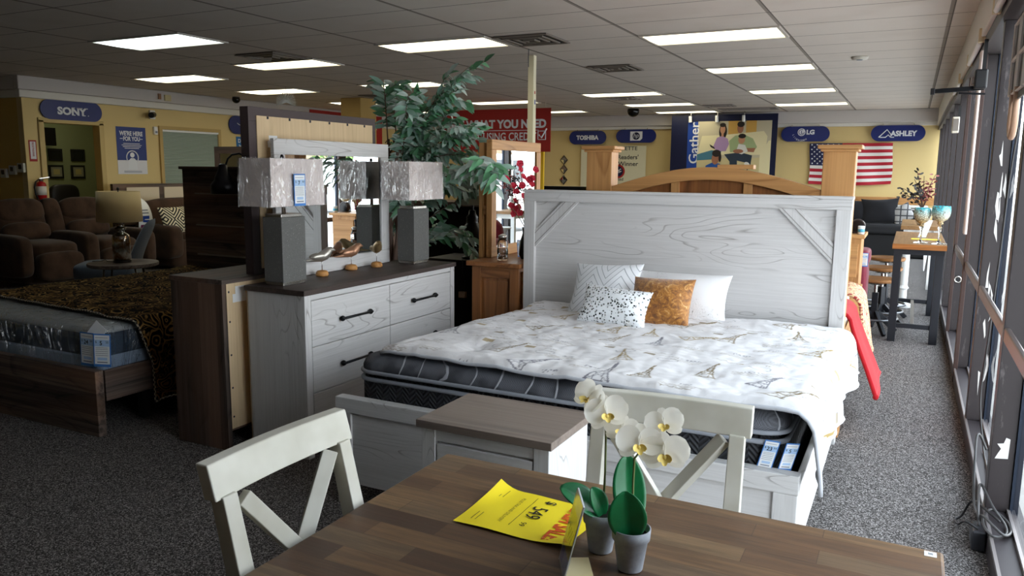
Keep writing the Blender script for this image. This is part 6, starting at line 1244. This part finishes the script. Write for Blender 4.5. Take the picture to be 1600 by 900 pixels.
# burgundy recliner, pine night table with clock, beyond the pine bed
burg=fabric('burgundy_leather',(104,26,42),(124,36,54),60,rough=.5)
t=thing('armchair','burgundy armchair half hidden behind the pine bedside cabinet','armchair',(-.75,7.72,0)); k=dict(smooth=True)
obj('armrest',rbox(MB(),(-.375,7.70,.42),.17,.44,.66,.4),burg,t,**k); obj('armrest',rbox(MB(),(-1.12,7.70,.42),.17,.44,.66,.4),burg,t,**k); obj('base',rbox(MB(),(-.75,7.70,.22),.74,.44,.42,.3),burg,t,**k); obj('seat_cushion',rbox(MB(),(-.75,7.68,.48),.60,.40,.20,.5),burg,t,**k); obj('backrest',rbox(MB(),(-.75,7.86,.66),.72,.16,.62,.45),burg,t,**k); obj('arm_pad',rbox(MB(),(-.365,7.68,.78),.17,.40,.14,.5),burg,t,**k)
price_tag('price_tag','blue and white price tag hanging on the burgundy armchair',(-.335,7.455,.765),(1,0,0),(0,0,1),.085,.12,'9','99')
t=thing('nightstand','pine bedside cabinet to the right of the tall pine bed','nightstand',(-.40,7.15,0)); obj('case',MB().box(-.66,-.335,6.98,7.4,0,.985),M['pine_z'],t,bevel=.004); obj('top',MB().box(-.69,-.31,6.95,7.43,.985,1.015),M['pine_x'],t,bevel=.005); obj('drawer',MB().box(-.64,-.355,6.968,6.98,.66,.94),M['pine_x'],t,bevel=.003)
t=thing('mantel_clock','round dark clock on the pine bedside cabinet','clock',(-.31,7.15,1.015)); obj('case',MB().cyl((-.38,7.12,1.075),(-.38,7.18,1.075),.06,n=28),plain((60,50,48),.3,.4),t,bevel=.006); obj('face',MB().cyl((-.38,7.117,1.075),(-.38,7.12,1.075),.048,n=28),plain((30,26,26),.2),t); obj('foot',MB().box(-.43,-.33,7.11,7.19,1.016,1.03),plain((60,50,48),.3,.4),t)
t=thing('cup','white and teal striped cup on the pine bedside cabinet','cup',(-.275,7.05,1.015)); obj('body',MB().lathe([(.022,.001),(.026,.01),(.026,.07),(.023,.07),(.022,.01),(0,.01)],(-.345,7.02,1.016),20),M['white'],t,smooth=True); obj('band',MB().lathe([(.0265,.02),(.0265,.045)],(-.345,7.02,1.016),20),plain((90,170,200),.5),t,smooth=True)
# ---- things along the window wall
def cable(name,label,P,r,m,cat='cable'):
    # smooth through control points
    P=[Vector(p) for p in P]; Q=[]
    for i in range(len(P)-1):
        p0,p1,p2,p3=P[max(i-1,0)],P[i],P[i+1],P[min(i+2,len(P)-1)]
        for j in range(8):
            s=j/8; Q.append(.5*((2*p1)+(p2-p0)*s+(2*p0-5*p1+4*p2-p3)*s*s+(3*p1-p0-3*p2+p3)*s**3))
    Q.append(P[-1]); return obj(name,MB().tube(Q,r,7),m,label=label,cat=cat,smooth=True)
CBL=plain((40,38,38),.45)
cable('window_cable','black cord hanging down the window from the lit sign',[(.455,4.72,1.75),(.44,4.72,1.5),(.43,4.70,1.1),(.415,4.66,.7),(.41,4.72,.35),(.43,4.55,.125),(.425,4.2,.115),(.41,4.0,.115)],.005,CBL)
t=thing('power_adapter','black power adapter brick on the carpet below the window sill','power adapter',(.355,3.62,0)); obj('brick',MB().box(.325,.374,3.50,3.62,.004,.085),plain((46,46,50),.35),t,bevel=.006); obj('label_patch',MB().box(.3235,.325,3.53,3.59,.02,.06),plain((84,86,92),.5),t)
cable('power_cable','looped grey and black cable over the sill by the power adapter',[(.35,3.56,.088),(.345,3.60,.16),(.36,3.75,.20),(.40,3.64,.15),(.44,3.55,.112),(.43,3.45,.112),(.38,3.42,.115),(.36,3.55,.12),(.40,3.68,.122),(.45,3.60,.112),(.455,3.50,.112),(.42,3.42,.125),(.37,3.52,.14),(.34,3.70,.12),(.345,3.95,.30),(.36,4.02,.34),(.395,4.03,.27)],.0055,plain((66,64,64),.4))
cable('power_cable','thin black cable lying on the carpet by the power adapter',[(.345,3.52,.09),(.30,3.55,.10),(.285,3.66,.04),(.28,3.78,.01),(.31,3.84,.012),(.34,3.80,.10),(.38,3.62,.135),(.42,3.55,.125)],.005,CBL)
t=thing('mounting_bracket','black metal bracket arm reaching from the window header','bracket',(.22,5.9,1.98)); obj('arm',MB().bar((.065,5.9,2.045),(.36,5.9,2.06),.03,.028),M['blackmetal'],t,bevel=.003); obj('lower_arm',MB().bar((.22,5.9,2.03),(.37,5.9,2.02),.02,.012),M['blackmetal'],t); obj('end_cap',MB().box(.06,.085,5.88,5.92,2.025,2.065),M['black'],t,bevel=.003); obj('hub',MB().box(.30,.372,5.84,5.97,2.05,2.17),M['black'],t,bevel=.01); obj('clamp',MB().box(.285,.31,5.88,5.95,2.08,2.13),plain((176,172,170),.5),t,bevel=.003); obj('drop_rod',MB().box(.34,.36,5.90,5.93,2.05,2.36),M['black'],t)
for i,(y,lb) in enumerate(((6.28,'nearer of two pale pipes beside the window frame'),(6.36,'farther of two pale pipes beside the window frame'))):
    o=obj('pipe',MB().cyl((.355,y,1.10),(.355,y,2.34),.011,n=10).cyl((.355,y,1.45),(.355,y,1.46),.013,n=10),plain((196,180,172),.35),label=lb,cat='pipe',group='pale pipes by the window frame')
t=thing('speaker','small cream speaker box high on a far window frame','speaker',(.35,9.2,1.93)); obj('case',MB().box(.315,.378,9.2,9.3,1.93,2.09),plain((214,206,190),.5),t,bevel=.008); obj('grille',MB().box(.322,.371,9.194,9.2,1.95,2.07),plain((120,112,104),.7),t); obj('bracket',MB().box(.36,.385,9.24,9.27,2.09,2.2),M['black'],t)
for i,y in enumerate((6.35,)):
    t=thing('door_lock','round metal lock ring on the far window frame','lock',(.40,8.045,.53)); obj('ring',MB().tube([(.432+.026*math.cos(a*PI/12),8.046,.575+.026*math.sin(a*PI/12)) for a in range(24)],.008,8,closed=True),M['steel'],t,smooth=True); obj('core',MB().cyl((.432,8.052,.575),(.432,8.040,.575),.018),M['black'],t)
t=thing('window_sign','window sign of outlined letters seen from behind at the upper right','sign',(.43,4.6,1.65))
obj('board',MB().box(.425,.435,3.85,4.98,1.88,2.32),plain((34,34,38),.5),t); q=MB(); ol=plain((196,188,180),.5)
for i in range(3):
    y0_=4.05+i*.31; P=[(.42,y0_,1.92),(.42,y0_+.25,1.92),(.42,y0_+.25,2.28),(.42,y0_,2.28)]; q=MB(); q.tube(P,.010,6,closed=True)
    q.tube([(.42,y0_,2.10),(.42,y0_+.25,2.10)],.010,6); obj('letter_outline',q,ol,t)
q=MB().tube([(.425,4.70+.09*math.sin(a*PI/12-PI/2)*1.0,1.80-.0+ (.14 if abs(a-0)<1 or a>11 else 0) -.10*math.sin(a*PI/12)) for a in range(13)],.016,8); obj('tube_loop',q,plain((168,134,110),.4),t,smooth=True)
# peeled tape remnants on the nearest mullions
tape=plain((206,202,198),.6); rr=random.Random(9)
for y,n_,zr,sd in((5.11,9,(.75,1.75),1),(5.11,5,(.30,.95),2)):
    q=MB()
    for i in range(n_):
        z=rr.uniform(*zr); x=rr.uniform(.425,.462); P=[(x+rr.uniform(-.012,.010),z+rr.uniform(-.09,.09)) for k in range(5)]; c_=sum(p[0] for p in P)/5,sum(p[1] for p in P)/5; P.sort(key=lambda p:math.atan2(p[1]-c_[1],p[0]-c_[0])); q.poly([(a,y-.0012-.0002*i,b) for a,b in P])
    o=obj('tape_remnant',q,tape,label=('upper' if sd==1 else 'lower')+' patch of peeled tape on the window frame',cat='tape'); o['kind']='stuff'
q=MB().poly([(a,3.7285,b) for a,b in((.398,.33),(.445,.335),(.447,.42),(.432,.425),(.425,.40),(.402,.395),(.417,.375),(.408,.355))]); obj('tape_remnant',q,tape,label='torn white sticker low on the nearest window frame',cat='sticker',solid=.001)
# ================================================================ outside, seen through the glass and in the mirrors
pav=N('pale_concrete'); v=pav.co(); pf=pav.noise(v,6,4); pav.col(pav.mix(pf,lin((206,200,192)),lin((178,172,166)))).p(Roughness=.9)
struct('sidewalk',MB().box(.55,3.2,-25,70,-.12,-.02),pav.m)
asp=N('parking_asphalt'); v=asp.co(); pf=asp.noise(v,30,3); asp.col(asp.mix(pf,lin((150,148,148)),lin((176,174,172)))).p(Roughness=.9)
struct('parking_lot',MB().box(3.2,90,-60,120,-.16,-.08),asp.m)
def car(name,label,cx,cy,rot,L,W,H,paint,van=False):
    t=thing(name,label,'van' if van else 'car',(cx,cy,-.08),rot); k=dict(local=True); h=W/2
    if van: P=[(-L/2,.35),(-L/2,H*.55),(-L/2+.12,H*.97),(-L/2+.3,H),(L/2-1.75,H),(L/2-1.0,H*.62),(L/2-.15,H*.52),(L/2,H*.42),(L/2,.35)]
    else: P=[(-L/2,.35),(-L/2,H*.60),(-L/2+.55,H*.66),(-L/2+1.05,H),(L/2-2.0,H),(L/2-1.25,H*.64),(L/2-.15,H*.56),(L/2,H*.42),(L/2,.35)]
    obj('body',MB().prism(P,'y',-h,h),paint,t,bevel=.07,seg=4,**k)
    g=plain((40,48,56),.06)
    for s in(-1,1):
        zt,zb=H*.93,H*.66; 
        if van: spans=[(-L/2+.35,-L/2+1.5),(-L/2+1.6,-L/2+2.7),(-L/2+2.8,L/2-1.65)]
        else: spans=[(-L/2+1.05,-L/2+1.75),(-L/2+1.85,L/2-1.9)]
        for a,b in spans: obj('window',MB().box(a,b,s*h-.005,s*h+.012,zb,zt),g,t,bevel=.03,**k)
        for x in(-L/2+.85,L/2-.9):
            w_=obj('wheel',MB().cyl((x,s*(h-.2),.33),(x,s*(h+.01),.33),.33,n=24),M['black'],t,bevel=.03,**k); obj('hub',MB().cyl((x,s*(h+.01),.33),(x,s*(h+.02),.33),.19,n=16),M['steel'],w_,**k)
    x0_=L/2-1.7 if van else L/2-1.95; obj('windscreen',MB().hexa([(L/2-1.0,-h*.8,H*.66),(L/2-1.0,h*.8,H*.66),(L/2-1.04,h*.8,H*.66),(L/2-1.04,-h*.8,H*.66),(x0_,-h*.75,H*.97),(x0_,h*.75,H*.97),(x0_-.04,h*.75,H*.97),(x0_-.04,-h*.75,H*.97)]),g,t,**k)
wp=plain((240,240,240),.25)
car('van','white van parked outside along the storefront',4.6,17.2,PI/2+.02,5.0,1.9,1.98,wp,True)
car('van','white van parked outside further from the storefront',12.5,24.0,PI/2,5.0,1.9,1.9,wp,True)
def tree(x,y,h,r,label,seed):
    t=thing('tree',label,'tree',(x,y,-.08),group='trees outside'); rr=random.Random(seed); obj('trunk',MB().tube([(x,y,-.08),(x+.1,y,h*.3),(x,y+.1,h*.6)],[.2,.16,.08],10),plain((90,74,60),.8),t,smooth=True); q=MB()
    for i in range(2600):
        d=Vector((rr.gauss(0,1),rr.gauss(0,1),rr.gauss(0,.8))).normalized(); p=Vector((x,y,h*.62))+Vector((d.x*r,d.y*r,d.z*h*.42))*rr.uniform(.55,1.0)**.5*(1+.12*math.sin(d.x*7+d.z*9)); a=Vector((rr.uniform(-1,1),rr.uniform(-1,1),rr.uniform(-1,1))).normalized(); b=a.cross(d if abs(a.dot(d))<.9 else Vector((0,0,1))).normalized(); s=.16; q.poly([p-a*s,p+b*s*.5,p+a*s,p-b*s*.5])
    o=obj('foliage',q,plain((96,132,64),.6),t); o['kind']='stuff'
tree(17,20.5,5.5,2.3,'leafy green tree outside across the parking lot',1); tree(20,33,6.5,2.8,'leafy tree further back across the parking lot',2); tree(19,12,6,2.6,'leafy tree outside near the far curb',3)
t=thing('building','low tan building with a brown roof edge across the parking lot','building',(30,40,-.08)); obj('wall',MB().box(27,33,22,62,-.08,2.6),plain((206,186,156),.8),t); obj('roof',MB().prism([(26.2,2.6),(33.8,2.6),(33,3.5),(27,3.5)],'y',21.5,62.5),plain((120,88,66),.8),t)
for i in range(7): f_=obj('window',MB().box(26.96,27.0,24+i*5.3,26.4+i*5.3,.7,2.1),plain((70,84,96),.15),t)
obj('notice_board',MB().box(3.0,3.06,13.6,13.9,.9,1.7),plain((244,206,30),.5),label='yellow notice outside on the sidewalk',cat='sign')
obj('notice_post',MB().cyl((3.03,13.75,-.02),(3.03,13.75,.9),.03),M['blackmetal'],label='thin dark post under the yellow notice',cat='post')
# ================================================================ camera and light
def camera():
    f,vx,vy,roll=1217.8,626.7,-177.6,-.0102
    Yc=Vector((vx,-vy,-f)).normalized(); r=Vector((math.cos(roll),math.sin(roll),0)); Z=r.cross(Yc).normalized(); X=Yc.cross(Z)
    R=Matrix((X,Yc,Z)).transposed()   # columns: world axes in camera space
    W=R.transposed()                       # camera -> world
    cd=bpy.data.cameras.new('camera'); cd.sensor_width=36; cd.lens=36*f/1600; cd.clip_end=300; cd.clip_start=.02
    o=bpy.data.objects.new('camera',cd); COL.objects.link(o); o.matrix_world=Matrix.Translation((0,0,1.51))@W.to_4x4(); SC.camera=o
camera()
wd=bpy.data.worlds.new('sky'); SC.world=wd; wd.use_nodes=True; nt=wd.node_tree; nt.nodes.clear()
o=nt.nodes.new('ShaderNodeOutputWorld'); b=nt.nodes.new('ShaderNodeBackground'); tc=nt.nodes.new('ShaderNodeTexCoord'); sp=nt.nodes.new('ShaderNodeSeparateXYZ'); rp=nt.nodes.new('ShaderNodeValToRGB')
nt.links.new(tc.outputs['Generated'],sp.inputs[0]); nt.links.new(sp.outputs[2],rp.inputs[0]); e=rp.color_ramp.elements; e[0].position=.0; e[0].color=(.95,.97,1,1); e[1].position=.9; e[1].color=(.72,.85,1,1)
nt.links.new(rp.outputs[0],b.inputs[0]); b.inputs[1].default_value=SKY; nt.links.new(b.outputs[0],o.inputs[0])
sd=bpy.data.lights.new('sun','SUN'); sd.energy=SUN; sd.angle=.02; sd.color=(1,.95,.88); so=bpy.data.objects.new('sun',sd); COL.objects.link(so); so.rotation_euler=Vector((-.55,-.25,.8)).to_track_quat('Z','Y').to_euler()
SC.view_settings.view_transform='Standard'; SC.view_settings.look='None'; SC.view_settings.exposure=EXPO; SC.view_settings.gamma=1; SC.view_settings.use_curve_mapping=False
SC.cycles.caustics_reflective=False; SC.cycles.caustics_refractive=False; SC.cycles.use_denoising=True
SC.cycles.max_bounces=10; SC.cycles.diffuse_bounces=6; SC.cycles.transparent_max_bounces=16; SC.cycles.sample_clamp_indirect=6
